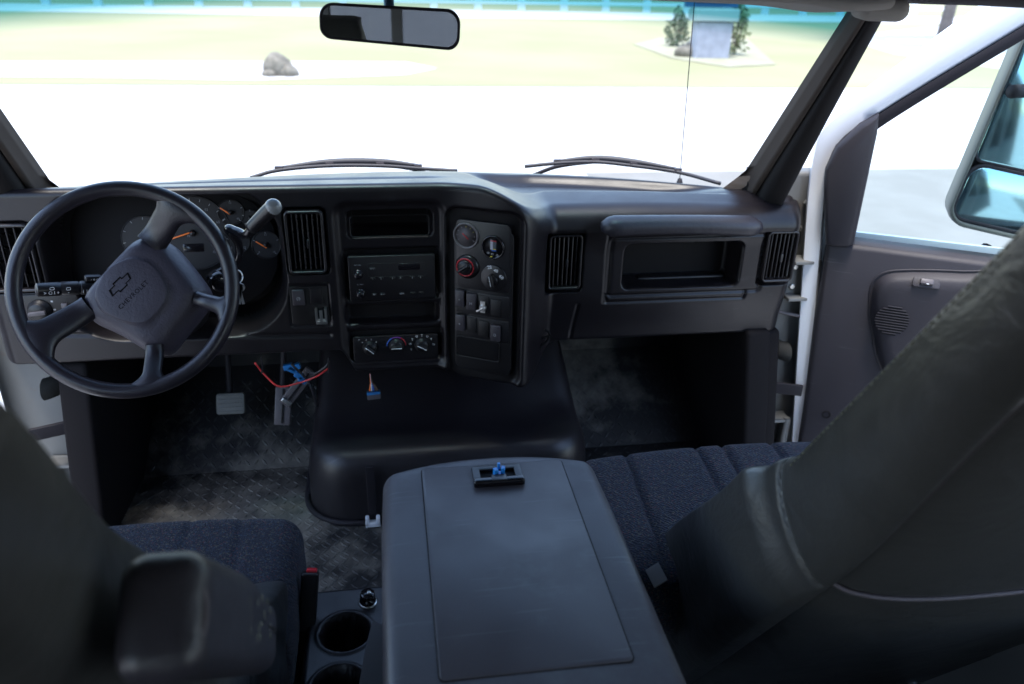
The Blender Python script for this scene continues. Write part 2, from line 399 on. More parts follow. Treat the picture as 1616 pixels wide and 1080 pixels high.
# rock group beside the sidewalk
M_rock = mat('field_stone', (.19, .17, .14), .9, .2, var=.9, vscale=6, bump=.8, bscale=8, bdist=.03)
def rock(u, v, s, lab):
    P = gp(u, v); bm = bmesh.new(); bmesh.ops.create_icosphere(bm, subdivisions=3, radius=1)
    for w in bm.verts:
        n = Vector((math.sin(w.co.x*3.1+u)+math.sin(w.co.y*4.3), math.cos(w.co.z*3.7+v), math.sin(w.co.x*5+w.co.z*2)))*.1
        w.co = w.co+n; w.co = Vector((w.co.x*s[0], w.co.y*s[1], max(w.co.z, -.35)*s[2]))
    me = bpy.data.meshes.new('rock'); bm.to_mesh(me); bm.free(); me.materials.append(M_rock)
    me.polygons.foreach_set('use_smooth', [True]*len(me.polygons))
    put(bpy.data.objects.new('rock', me), None, T((P[0], P[1], GZ+s[2]*.35)), label=lab, category='rock', group='rocks on the lawn')
rock(439, 120, (.30, .26, .34), 'larger pale rounded rock of the pair by the sidewalk strip')
rock(456, 121, (.20, .2, .20), 'smaller stone leaning against the right of the pale rock')
rock(428, 121, (.16, .18, .13), 'low flat stone at the left foot of the pale rock')

# planting bed with a grey stone block, a shrub and a small sign out to the right
M_mulch = ground_mat('bed_gravel', (.30, .29, .20), (.34, .33, .24), 2)
sheet('gravel_bed', [gp(1000, 70, .024), gp(1040, 60, .024), gp(1100, 58, .024), gp(1180, 62, .024), gp(1225, 102, .024), gp(1150, 106, .024), gp(1060, 92, .024)], M_mulch, kind='structure')
P = gp(1118, 92)
t = thing('sign_monument', 'grey stone monument with a dark blue and red panel on top, in the gravel bed', 'monument', (P[0], P[1], GZ))
M_slate = mat('grey_stone', (.30, .31, .36), .8, .3, var=.4, vscale=4, bump=.5, bscale=12, bdist=.01)
mesh('pedestal', *plate(1.0, .5, .95, .05, .03), M_slate, t, T((P[0], P[1], GZ)), False)
mesh('sign_panel', *cube(1.5, .16, .62, (0, 0, 0), .02), mat('navy_panel', (.06, .12, .26), .5), t, T((P[0]-.1, P[1], GZ+1.62)), False)
mesh('stripe', *cube(.95, .02, .28, (0, 0, 0)), mat('maroon_panel', (.20, .04, .05), .5), t, T((P[0]-.1, P[1]-.095, GZ+1.56)), False)
mesh('cap_stone', *plate(1.25, .7, .3, .08, .04), mat('pale_stone', (.5, .5, .48), .8), t, T((P[0], P[1], GZ+.98)), False)

M_leaf = mat('shrub_leaves', (.22, .24, .13), .7, .3, var=.5, vscale=2)
M_leafd = mat('tree_leaves', (.15, .18, .12), .7, .3, var=.5, vscale=1)
M_bark = mat('bark', (.13, .11, .10), .9, .2, var=.4, vscale=6, bump=1, bscale=20, bdist=.02)
def leafy(cx, cy, cz, rx, rz, n, size):
    V, Fc = [], []
    for i in range(n):
        d = rng.normal(size=3); d /= np.linalg.norm(d); rr = rng.uniform(.35, 1)**.5*(1+.25*math.sin(5*d[0]+3*d[2]))
        c = np.array([cx+d[0]*rx*rr, cy+d[1]*rx*rr, cz+d[2]*rz*rr])
        a = rng.normal(size=3); a /= np.linalg.norm(a); b = np.cross(a, rng.normal(size=3)); b /= np.linalg.norm(b)
        k = len(V); s = size*rng.uniform(.6, 1.3)
        V += [c-a*s, c-b*s*.45, c+a*s, c+b*s*.45]; Fc.append((k, k+1, k+2, k+3))
    return V, Fc
def shrub(u, v, rx, rz, lab, m=M_leaf):
    P = gp(u, v); t = thing('shrub', lab, 'shrub', (P[0], P[1], GZ), 'shrubs round the monument')
    mesh('foliage', *leafy(P[0], P[1], GZ+rz, rx, rz, 420, .085), m, t)
    st = []
    for k in range(6):
        a = k*1.05; st.append(tube([(P[0], P[1], GZ), (P[0]+.3*rx*math.cos(a), P[1]+.3*rx*math.sin(a), GZ+rz*.8), (P[0]+.6*rx*math.cos(a), P[1]+.6*rx*math.sin(a), GZ+rz*1.5)], .02, 6))
    mesh('stem', *join(st), M_bark, t)
shrub(1068, 74, .36, .55, 'dark green shrub just left of the grey monument', M_leafd)
shrub(1158, 88, .38, .75, 'tall olive shrub just right of the grey monument')
rock(1090, 90, (.5, .35, .3), 'low tan rock in the gravel bed before the grey monument')

def tree(u, v, h, lab):
    P = gp(u, v); t = thing('tree', lab, 'tree', (P[0], P[1], GZ))
    tr = [tube([(P[0], P[1], GZ), (P[0]+.05, P[1], GZ+h*.3), (P[0]-.05, P[1]+.1, GZ+h*.62)], lambda s: .22*(1-.5*s), 12, 4)]
    for k in range(7):
        a = k*.9; L = h*.32
        tr.append(tube([(P[0], P[1], GZ+h*(.38+.03*k)), (P[0]+L*.6*math.cos(a), P[1]+L*.6*math.sin(a), GZ+h*(.55+.03*k)), (P[0]+L*math.cos(a), P[1]+L*math.sin(a), GZ+h*(.72+.03*k))], lambda s: .08*(1-.75*s), 8))
    mesh('trunk', *join(tr), M_bark, t)
    cl = [leafy(P[0]+h*.3*math.cos(k), P[1]+h*.3*math.sin(k), GZ+h*(.7+.05*(k % 4)), h*.17, h*.13, 1300, .12) for k in range(8)]
    mesh('crown', *join(cl), M_leafd, t)
tree(1484, 72, 9.0, 'tree with a grey trunk on the far lawn beyond the open passenger door')

# ---------------------------------------------------------------- dashboard surface
def base_face(x, z):
    x = np.asarray(x, float); z = np.asarray(z, float)
    yd = 1.80-.075*sstep(.03, .24, x)+.20*np.clip((-.945-x)/.09, 0, 2)**2
    yp = 1.82+.20*np.clip((x-.93)/.09, 0, 2)**2+.022*sstep(.60, .47, z)+.02*sstep(.79, .70, z)-.02
    # right boundary of the driver panel: a rounded upper corner
    q = sdrr(x, z, -.60, .36, 1.675/2+.0, .525, .10)
    k = sstep(-.012, .085, q)
    return yd*(1-k)+yp*k

def sdrr(x, z, cx, cz, hw, hh, r):
    dx = np.abs(x-cx)-(hw-r); dz = np.abs(z-cz)-(hh-r)
    return np.hypot(np.maximum(dx, 0), np.maximum(dz, 0))+np.minimum(np.maximum(dx, dz), 0)-r

def face(u, v, off=0.0):
    """point of the dash face seen at pixel (u, v), pushed off metres towards the firewall"""
    y = 1.8
    for _ in range(30):
        P = at(u, v, y=y); y = .5*y+.5*(float(base_face(P[0], P[2]))+off)
    return at(u, v, y=y)

def fr(u, v, off=0.0):
    """frame on the face: X right, Y up, Z out towards the seats"""
    P = face(u, v, off); e = .012
    dy = (float(base_face(P[0]+e, P[2]))-float(base_face(P[0]-e, P[2])))/(2*e)
    r = np.array([1, dy, 0]); r /= np.linalg.norm(r); up = np.array([0, 0, 1.0]); o = np.cross(r, up)
    return basis(r, up, o, P)

shade_recs = []  # recesses whose faces get the painted shade
recs = []          # (kind, cx, cz, hw, hh, r, depth, soft)
def rec(u0, v0, u1, v1, r, depth, soft=.008, dark=False):
    a = face((u0+u1)/2, (v0+v1)/2); l = face(u0, (v0+v1)/2); q = face(u1, (v0+v1)/2); tp = face((u0+u1)/2, v0); bt = face((u0+u1)/2, v1)
    recs.append(('r', (l[0]+q[0])/2, (tp[2]+bt[2])/2, (q[0]-l[0])/2, (tp[2]-bt[2])/2, r, depth, soft))
    if dark: shade_recs.append(recs[-1])
def groove(u0, v0, u1, v1, r, depth=.003, wdt=.0035):
    rec(u0, v0, u1, v1, r, depth, wdt); k = list(recs[-1]); k[0] = 'g'; recs[-1] = tuple(k)
def line(pts, depth=.003, wdt=.0035):
    recs.append(('l', [face(u, v) for u, v in pts], depth, wdt))

rec(80, 303, 440, 528, .125, .135, .035, True)                       # instrument hood
rec(-28, 352, 58, 462, .012, .045, .006, True)                             # vents
rec(451, 329, 515, 433, .010, .045, .006, True)
rec(863, 363, 919, 461, .010, .045, .006, True)
rec(1201, 356, 1258, 449, .010, .045, .006, True)
rec(537, 322, 702, 586, .03, .016, .022)                       # centre stack well
rec(549, 337, 681, 376, .010, .09, .008, True)                       # upper bin
rec(546, 396, 692, 476, .006, .016, .006, True)                      # radio opening
rec(547, 486, 692, 513, .008, .028, .012, True)                      # blank
rec(552, 524, 699, 573, .010, .012, .008, True)                      # heater panel
rec(706, 333, 823, 604, .028, .018, .012, True)                      # gauge panel well
rec(457, 448, 521, 516, .004, .004, .004)                      # switch plate
rec(986, 385, 1168, 453, .016, .10, .008, True)                      # glove bin
groove(962, 374, 1204, 463, .010, .006, .0045)
line([(955, 466), (957, 478), (1172, 470), (1176, 461)], .005, .004)
line([(962, 372), (952, 478)], .003, .003)
line([(912, 482), (898, 545)], .004, .004)
line([(62, 528), (300, 531), (520, 529)], .006, .005)

def face_y(x, z):
    y = base_face(x, z)
    for q in recs:
        if q[0] == 'r':
            _, cx, cz, hw, hh, r, dep, so = q; d = sdrr(x, z, cx, cz, hw, hh, r); y = y+dep*sstep(so/2, -so/2, d)
        elif q[0] == 'g':
            _, cx, cz, hw, hh, r, dep, so = q; d = sdrr(x, z, cx, cz, hw, hh, r); y = y+dep*np.exp(-(d/so)**2)
        else:
            _, pts, dep, wd = q; dmin = np.full(x.shape, 9.0)
            for a, b in zip(pts[:-1], pts[1:]):
                ax, az, bx, bz = a[0], a[2], b[0], b[2]; L2 = (bx-ax)**2+(bz-az)**2
                tt = np.clip(((x-ax)*(bx-ax)+(z-az)*(bz-az))/L2, 0, 1)
                dmin = np.minimum(dmin, np.hypot(x-ax-tt*(bx-ax), z-az-tt*(bz-az)))
            y = y+dep*np.exp(-(dmin/wd)**2)
    return y

def zbrow(x):  return .889-.068*sstep(.12, .31, x)-.012*sstep(-.90, -1.0, x)-.012*sstep(.5, .95, x)
def rbrow(x):  return .016+.044*sstep(.20, .32, x)
def zbot(x):   return .476-.068*sstep(-.215, -.175, x)-.024*sstep(.03, .10, x)+.070*sstep(.25, .34, x)
def ywind(x):  return 2.235-.30*(np.abs(x)/.95)**2
def build_dash():
    d = thing('dashboard', 'dark grey plastic truck dashboard spanning the cab below the windshield', 'dashboard', (0, 1.9, .44))
    X = np.arange(-1.015, 1.0151, .003); cols = []
    NT, NA, NF, NB = 46, 8, 150, 6
    x = X
    zb, rb, zt, yw = zbrow(x), rbrow(x), zbot(x), ywind(x)
    yf0 = base_face(x, zb-rb)
    rows = []
    for i in range(NT):                                        # top pad, front of glass back to the brow
        s = i/(NT-1); y = yw*(1-s)+(yf0+rb)*s
        back = .812
        z = back*(1-s)+zb*s
        z = z+.012*np.sin(s*math.pi)
        tr = sstep(.10, .22, x)*sstep(.86, .62, x)
        z = z-.026*tr*sstep(.10, .22, s)*sstep(.74, .58, s)
        tl = sstep(-.95, -.85, x)*sstep(.10, 0.0, x)
        z = z-.005*tl*np.exp(-((s-.80)/.03)**2)
        rows.append(np.stack([x, y, z], 1))
    for i in range(1, NA+1):
        a = math.pi/2*i/NA
        rows.append(np.stack([x, yf0+rb-rb*math.sin(a), zb-rb+rb*math.cos(a)], 1))
    # keep the rounded edge continuous with the face just below it
    for i in range(1, NF+1):
        s = i/NF; z = (zb-rb)*(1-s)+(zt+.012)*s
        rows.append(np.stack([x, face_y(x, z), z], 1))
    yl = rows[-1][:, 1]
    for i in range(1, NB+1):
        a = math.pi/2*i/NB
        rows.append(np.stack([x, yl+.012-.012*math.cos(a), zt+.012-.012*math.sin(a)], 1))
    rows.append(np.stack([x, yl+.12, zt-.0], 1)); rows.append(np.stack([x, np.full_like(x, 2.3), zt+.06], 1))
    V = np.concatenate(rows); n = len(x); m = len(rows)
    r, c = np.meshgrid(np.arange(m-1), np.arange(n-1), indexing='ij'); a = (r*n+c).ravel()
    Fc = np.stack([a, a+n, a+n+1, a+1], 1)
    me = bpy.data.meshes.new('dash_shell'); me.vertices.add(len(V)); me.vertices.foreach_set('co', V.ravel())
    me.loops.add(len(Fc)*4); me.loops.foreach_set('vertex_index', Fc.ravel()); me.polygons.add(len(Fc))
    me.polygons.foreach_set('loop_start', np.arange(0, len(Fc)*4, 4)); me.update(calc_edges=True); me.validate()
    me.polygons.foreach_set('use_smooth', [True]*len(Fc)); me.materials.append(M_dash); me.materials.append(M_wellshade)
    cen = V[Fc].mean(1); mi = np.zeros(len(Fc), int); ff = (np.arange(len(Fc))//(n-1) >= NT+NA-1)
    for q in shade_recs:
        mi[(sdrr(cen[:, 0], cen[:, 2], *q[1:6]) < -.003) & ff] = 1
    me.polygons.foreach_set('material_index', mi.astype(np.int32))
    put(bpy.data.objects.new('dash_shell', me), d)
    # ends
    for k, sx in ((0, -1), (n-1, 1)):
        pts = [tuple(rw[k]) for rw in rows]+[(float(X[k]), 2.3, .8)]
        mesh('end_cap', pts, [tuple(range(len(pts)))], M_dash, d, None, False)
    return d
DASH = build_dash()

# air vents ------------------------------------------------------
def vent(u, v, w, h, bend=0, lab=None):
    M = fr(u, v, .005)
    if bend: M = M @ RY(bend)
    w += .005; h += .006
    f = mesh('air_vent', *frame(w, h, .007, .016, .012, .003), M_blk, DASH, M)
    if lab: f['label'] = lab
    mesh('duct', *plate(w-.012, h-.012, .002, .008, .0005, -.036), M_deep, f, M)
    n = 6; iw = w-.018
    sl = None
    for k in range(n):
        xx = -iw/2+iw*(k+.5)/n
        V, Fc = plate(.0030, h-.018, .018, .0012, .0008, -.012)
        Mk = M @ T((xx, 0, .003*(1-(2*xx/iw)**2))) @ RY(16)
        if sl is None: sl = mesh('slat', V, Fc, M_vent, f, Mk)
        else: put(sl.copy(), f, Mk)
    cv = None
    for k in range(4):
        zz = -h/2+h*(k+1)/5
        if cv is None: cv = mesh('cross_vane', *plate(iw, .0025, .012, .001, .0005, -.026), M_vent, f, M @ T((0, zz, 0)))
        else: put(cv.copy(), f, M @ T((0, zz, 0)))
    mesh('thumb_tab', *plate(.007, .022, .010, .002, .001, 0), M_blk, f, M @ T((iw*.08, -.004, .002)))
vent(15, 406, .112, .150, 0, 'wide vent at the driver end')
vent(483, 381, .082, .145)
vent(890, 412, .080, .138)
vent(1228, 403, .080, .132)

# centre stack ---------------------------------------------------
def stack():
    M = fr(619, 436, .016)
    r = mesh('radio', *plate(.204, .112, .012, .005, .0015), M_blk, DASH, M)
    k = 204/146*.001                                             # metres per photo pixel on this face
    L = lambda u, v, z=.0122: M @ T(((u-619)*k, (436-v)*k, z))
    kn = None
    for (u, v) in ((562, 427), (564, 462)):
        if kn is None: kn = mesh('knob', *lathe([(.012, 0), (.012, .002), (.0095, .003), (.009, .013), (.007, .0155), (.0, .016)][:-1]), M_gloss, r, L(u, v))
        else: put(kn.copy(), r, L(u, v))
    mesh('display_window', *plate(.052, .017, .0012, .004, .0005), M_gloss, r, L(648, 416))
    mesh('face_line', *frame(.140, .034, .0008, .0012, .006, .0003), M_dash, r, L(628, 421, .0118))
    bt = None
    def button(u, v, w=.011):
        nonlocal bt
        if bt is None: bt = mesh('radio_button', *plate(.012, .006, .0025, .0025, .001), M_dash2, r, L(u, v))
        else:
            c = put(bt.copy(), r, L(u, v) @ Matrix.Diagonal((w/.011, 1, 1, 1)))
    for i, u in enumerate((586, 600, 619, 633, 653, 667)):
        button(u, 436); text('123456'[i], .0055, M_dim, r, L(u, 436, .0152))
    for u, s in ((587, 'SEEK'), (601, 'SCAN'), (634, 'AUDIO'), (653, 'v'), (667, '^')):
        button(u, 465); text(s, .0032, M_dim, r, L(u, 465, .0152))
    button(586, 418, .014); text('AM FM', .0032, M_dim, r, L(586, 418, .0152))
    text('PWR  VOL', .0032, M_dim, r, L(562, 411, .0126)); text('SEL  TUNE', .0032, M_dim, r, L(564, 446, .0126))
    # heater control
    M2 = fr(625, 548, .022)
    h = mesh('heater_panel', *plate(.210, .070, .006, .008, .0015), M_blk, DASH, M2)
    L2 = lambda u, v, z=.0062: M2 @ T(((u-625)*k, (548-v)*k, z))
    kb = pt = None
    for (u, v, rot) in ((579, 545, -42), (626, 543, 0), (671, 544, -30)):
        Mk = L2(u, v)
        c = mesh('control_knob', *lathe([(.0185, 0), (.0185, .0015), (.0165, .0025), (.0155, .009), (.014, .011)]), M_dash2, h, Mk) if kb is None else put(kb.copy(), h, Mk)
        kb = kb or c
        V, Fc = join([plate(.029, .0085, .007, .003, .002, .010)])
        mesh('knob_grip', V, Fc, M_dash, h, Mk @ RZ(rot))
        mesh('pointer', *plate(.026, .0016, .0006, .0006, .0002, .017), M_white, h, Mk @ RZ(rot) @ T((0, -.0008, 0)))
    for (u, v, s) in ((566, 534, '1'), (573, 529, '2'), (582, 529, '3'), (590, 534, '4')): text(s, .0055, M_white, h, L2(u, v))
    text('#', .006, M_dim, h, L2(561, 528))
    for i, a in enumerate((205, 170, 142, 115, 88, 60, 35, 0)):
        u, v = 671+21*math.cos(math.radians(a)), 544-19*math.sin(math.radians(a))
        Mi = L2(u, v)
        g = [frame(.0055, .0045, .0008, .0003, .001, .0001)] if i % 2 else [plate(.0012, .006, .0003, .0003, .0001), xf(plate(.005, .001, .0003, .0003, .0001), T((0, .002, 0)))]
        mesh('symbol', *join(g), M_dim if i in (0, 7) else M_white, h, Mi)
    for a0, a1, m in ((0, 62, M_red), (62, 118, mat('violet_print', (.18, .05, .3), .4)), (118, 180, M_blue)):
        ri, ro = .0215, .0245; n = 14; V = []; Fc = []
        for i in range(n+1):
            a = math.radians(a0+(a1-a0)*i/n)
            for rr in (ri, ro):
                V += [(rr*math.cos(a), rr*math.sin(a), 0), (rr*math.cos(a), rr*math.sin(a), .0004)]
        for i in range(n):
            b = 4*i; Fc += [(b+1, b+3, b+7, b+5), (b, b+1, b+5, b+4), (b+2, b+6, b+7, b+3)]
        mesh('temperature_arc', V, Fc, m, h, L2(626, 543))
    # bin floor line
    mesh('bin_liner', *frame(.184, .052, .002, .004, .010, .001), M_dash2, DASH, fr(615, 356, .016))
    # switch plate on the left of the stack
    M3 = fr(489, 481, .004)
    s = mesh('switch_plate', *plate(.088, .096, .004, .003, .001), M_dash2, DASH, M3)
    L3 = lambda u, v, z=.0042: M3 @ T(((u-489)*.0014, (481-v)*.0014, z))
    mesh('rocker_switch', *plate(.028, .040, .007, .003, .002), M_rock_, s, L3(472, 465))
    text('(!)', .010, M_dim, s, L3(472, 466, .0114))
    mesh('blank_cover', *plate(.028, .040, .002, .003, .0008), M_blk, s, L3(501, 464))
    br = raw('brake_bracket', [xf(plate(.026, .014, .003, .001, .0005), T((0, -.022, 0))), xf(cube(.005, .030, .014, (-.011, 0, .006)), T((0, 0, 0))), xf(cube(.005, .030, .014, (.011, 0, .006)), T((0, 0, 0))), xf(cube(.007, .026, .004, (0, -.002, .010)), T((0, 0, 0))), xf(lathe([(.003, 0), (.003, .004)], 12), T((-.007, -.022, .003))), xf(lathe([(.003, 0), (.003, .004)], 12), T((.007, -.022, .003)))], M_chrome, s, L3(507, 496))
    br['label'] = 'bent bare steel bracket'
stack()

# auxiliary gauge panel -------------------------------------------
def gauges():
    M = fr(764, 468, .018)
    k = .00142
    g = mesh('gauge_panel', *plate(.150, .378, .008, .020, .002), M_dash2, DASH, M @ T((0, -.014, 0)))
    L = lambda u, v, z=.0085: M @ T(((u-764)*.00136, (468-v-(u-764)*.13)*.00144, z))
    # dials: the panel is seen turned, so rows step down to the right
    def dial(u, v, r, m=M_gloss, fc=M_dash2):
        a = mesh('gauge', *lathe([(r+.004, 0), (r+.004, .005), (r+.003, .007), (r, .007), (r-.001, .003)]), m, g, L(u, v))
        mesh('dial_face', *lathe([(r-.001, .0028), (r-.001, .0032)]), fc, g, L(u, v)); return a
    grey = mat('dial_grey', (.07, .072, .075), .5)
    dial(733, 367, .028, mat('gauge_bezel', (.10, .105, .11), .3), grey)
    mesh('needle', *plate(.020, .002, .001, .0008, .0003, .004), M_red, g, L(732, 368) @ RZ(-40))
    for i in range(9):
        a = math.radians(-30+i*30); mesh('tick', *plate(.004, .0008, .0003, .0003, .0001, .0034), M_yel if i in (2, 3, 4) else M_dim, g, L(733, 367) @ T((.022*math.cos(a), .022*math.sin(a), 0)) @ RZ(math.degrees(a)))
    dial(783, 374, .025, M_gloss, M_blk)
    mesh('gauge_bar', *plate(.007, .024, .0008, .001, .0003, .0036), mat('pale_bar', (.45, .45, .5), .4), g, L(781, 370))
    mesh('gauge_bar', *plate(.006, .024, .0008, .001, .0003, .0036), mat('slate_bar', (.05, .08, .10), .4), g, L(787, 370))
    mesh('gauge_bar', *plate(.015, .003, .0008, .0006, .0002, .0042), M_red, g, L(784, 363))
    mesh('gauge_bar', *plate(.012, .0025, .0008, .0006, .0002, .0042), M_blue, g, L(785, 379))
    mesh('gauge_bar', *plate(.008, .0012, .0008, .0004, .0002, .0044), M_yel, g, L(786, 376.5))
    mesh('telltale', *plate(.006, .003, .0008, .001, .0002, .0036), M_yel, g, L(780, 391))
    for u in (774, 782, 791): mesh('symbol', *frame(.006, .004, .0007, .0004, .001, .0001), M_dim, g, L(u, 385.5, .0122))
    # red ringed knob
    mesh('knob_base', *lathe([(.030, 0), (.030, .004), (.026, .008), (.022, .010)]), M_blk, g, L(735, 420))
    V, Fc = lathe([(.0228, .0095), (.0228, .0112), (.0195, .0112), (.0195, .0095)]); mesh('red_ring', V, Fc[:-2], M_red, g, L(733, 420))
    mesh('pointer_knob', *lathe([(.0185, .008), (.0185, .014), (.016, .017)]), M_blk, g, L(733, 420))
    mesh('knob_grip', *plate(.034, .009, .008, .004, .003, .016), M_dash, g, L(733, 420) @ RZ(35))
    for i in range(7):
        a = math.radians(205+i*12); text('SUSPEND'[i], .0052, M_white, g, L(733, 420, .0192) @ T((.0215*math.cos(a), .0215*math.sin(a), 0)) @ RZ(math.degrees(a)+90))
    # fan style knob with 28 48 68
    mesh('knob_base', *lathe([(.033, 0), (.033, .0025), (.031, .0035)]), M_blk, g, L(784, 427))
    mesh('pointer_knob', *lathe([(.014, .002), (.0135, .008), (.012, .010)]), M_blk, g, L(783, 431))
    mesh('knob_grip', *plate(.009, .032, .012, .004, .003, .006), M_dash, g, L(783, 431) @ RZ(12))
    mesh('pointer', *plate(.0012, .026, .0005, .0005, .0002, .018), M_white, g, L(783, 430) @ RZ(12) @ T((-.002, 0, 0)))
    for (u, v, s, a) in ((777, 410, '28', 10), (789, 413, '48', -12), (799, 421, '68', -42)): text(s, .0115, M_white, g, L(u, v, .0124) @ RZ(a))
    # panel seams
    for (va, hh) in ((397, 0), ):
        pass
    mesh('upper_insert', *plate(.138, .170, .0016, .014, .0008, -.0002), M_blk, g, L(764, 396, .0082))
    for vv in (479, 524):
        mesh('switch_bezel', *plate(.138, .058, .0018, .003, .0008, -.0002), M_blk, g, L(764, vv+1, .0082))
        xs = (722, 744, 767, 790)
        for i, u in enumerate(xs):
            live = (vv == 479 and i < 2) or (vv == 524 and i in (0, 3))
            dv = (u-764)*.10-1
            if live:
                mesh('rocker_switch', *plate(.0255, .043, .009, .003, .0025), M_rock_, g, L(u, vv+dv*0, .010))
                text({722: '*', 744: 'H', 790: 'O'}.get(u, 'o'), .010, M_dim, g, L(u, vv+3, .0192))
            else: mesh('blank_cover', *plate(.0255, .043, .0022, .002, .0008), M_dash2, g, L(u, vv, .010))
    raw('ignition_barrel', [lathe([(.009, 0), (.009, .006), (.007, .008), (.004, .008)], 20), xf(cube(.012, .030, .002, (0, .002, .004)), T((0, 0, 0)))], M_chrome, g, L(766, 484, .012))
    mesh('small_key', *plate(.004, .022, .002, .001, .0004, .010), M_chrome, g, L(763, 487, .012) @ RZ(-60))
    # cubby
    b = [plate(.112, .052, .001, .008, .0004)]
    mesh('cubby_opening', *b[0], M_deep, g, L(755, 566, .0084)); mesh('cubby_rim', *frame(.118, .058, .003, .003, .010, .001), M_dash2, g, L(755, 566, .0084))
gauges()

# instrument cluster ----------------------------------------------
def cluster():
    Pc = at(262, 405, y=1.905); t = thing('instrument_cluster', 'dark instrument cluster with orange needles inside the hooded recess', 'gauges', Pc)
    tilt = RX(0)
    M = T(Pc) @ Matrix(((1, 0, 0, 0), (0, 0, -1, 0), (0, 1, 0, 0), (0, 0, 0, 1))) @ RX(-12)
    mesh('cluster_face', *plate(.52, .27, .008, .12, .002, -.008), mat('cluster_panel', (.006, .006, .007), .7, .2), t, M @ T((0, .012, 0)))
    K = .00163
    L = lambda u, v, z=.001: M @ T(((u-262)*K, (405-v)*K, z))
    dial = mat('dial_black', (.010, .010, .012), .6)
    nd = mat('numeral_grey', (.22, .22, .24), .5)
    for (u, v, r, ticks, nums, na) in ((236, 378, .052, 9, None, None), (303, 372, .088, 17, ['5', '15', '25', '35', '45', '55', '65', '75', '85'], None), (359, 343, .030, 5, ['0', '50', '90'], 147), (363, 385, .030, 5, ['160', '210'], 140), (405, 392, .033, 5, ['8', '13', '18'], 145), (386, 352, .020, 5, None, None)):
        mesh('dial', *lathe([(r, 0), (r, .0015), (r-.0012, .0025), (r-.003, .0025)]), dial, t, L(u, v, -.001))
        mesh('dial_ring', *join([(lambda VF: (VF[0], VF[1][:-2]))(lathe([(r+.0015, 0), (r+.0015, .004), (r-.0005, .004), (r-.0005, 0)]))]), M_blk, t, L(u, v, -.001))
        a0, a1 = 225, -45
        for i in range(ticks):
            a = a0+(a1-a0)*i/(ticks-1)
            mesh('tick', *plate(.006 if r > .05 else .004, .0011, .0003, .0003, .0001, .0018), M_dim, t, L(u, v) @ RZ(a) @ T((r*.9, 0, 0)))
        if nums:
            for i, s in enumerate(nums):
                a = math.radians(a0+(a1-a0)*i/(len(nums)-1)); text(s, .0085 if r > .05 else .007, nd, t, L(u, v, .003) @ T((r*.74*math.cos(a), r*.74*math.sin(a), 0)))
        mesh('hub', *lathe([(.008 if r > .05 else .006, 0), (.007 if r > .05 else .005, .008)], 20), M_blk, t, L(u, v))
    def needle(u0, v0, u1, v1, w=.003):
        a, b = np.array([u0, v0]), np.array([u1, v1]); m = (a+b)/2; Lg = np.hypot(*(b-a))*K; ang = math.degrees(math.atan2(-(b-a)[1], (b-a)[0]))
        mesh('needle', *plate(Lg, w, .001, .001, .0003), M_orange, t, L(m[0], m[1], .008) @ RZ(ang))
    needle(303, 372-2, 270, 380, .0035); needle(359, 346, 345, 336); needle(364, 381, 350, 368); needle(406, 396, 391, 386); needle(236, 380, 220, 395)
    text('MPH', .007, nd, t, L(299, 376, .003)); text('RPM', .006, nd, t, L(236, 388, .003))
    mesh('odometer_window', *plate(.048, .020, .001, .002, .0004), M_gloss, t, L(302, 386, .0015) @ T((0, -.012, 0)))
cluster()

# glove compartment and grab handle -------------------------------
def handle():
    pts = [face(950+250*s, 358-3*math.sin(s*3.1), -.030) for s in np.linspace(0, 1, 26)]
    V, Fc = tube(pts, lambda s: .0325*(1-max(0, (abs(2*s-1)-.84)/.16)**2*.55)*(1-.10*math.sin(math.pi*s)), 22, 0, 0.80, (0, 0, 1))
    V = [tuple(p) for p in V]
    h = mesh('grab_handle', V, Fc, M_arm, DASH, None, True, 60)
    P0 = face(1076, 440, .055)
    mesh('bin_shelf', *soft_box(.24, .03, .02, .006, .03), M_dash2, DASH, T((P0[0], P0[1]+.02, P0[2]-.005)))
handle()
# wire clip hung on the right side of the centre console
Pk = face(858, 535, .0)
raw('side_clip', [xf(tube([(0, 0, .03), (.012, -.004, .02), (.006, -.006, 0), (-.008, -.006, -.012), (-.012, -.004, -.028)], .0035, 8, 4), T((0, 0, 0))), xf(tube([(-.014, -.002, .006), (.016, -.006, .016)], .003, 8), T((0, 0, 0)))], M_deep, DASH, T((Pk[0], Pk[1]-.008, Pk[2])))

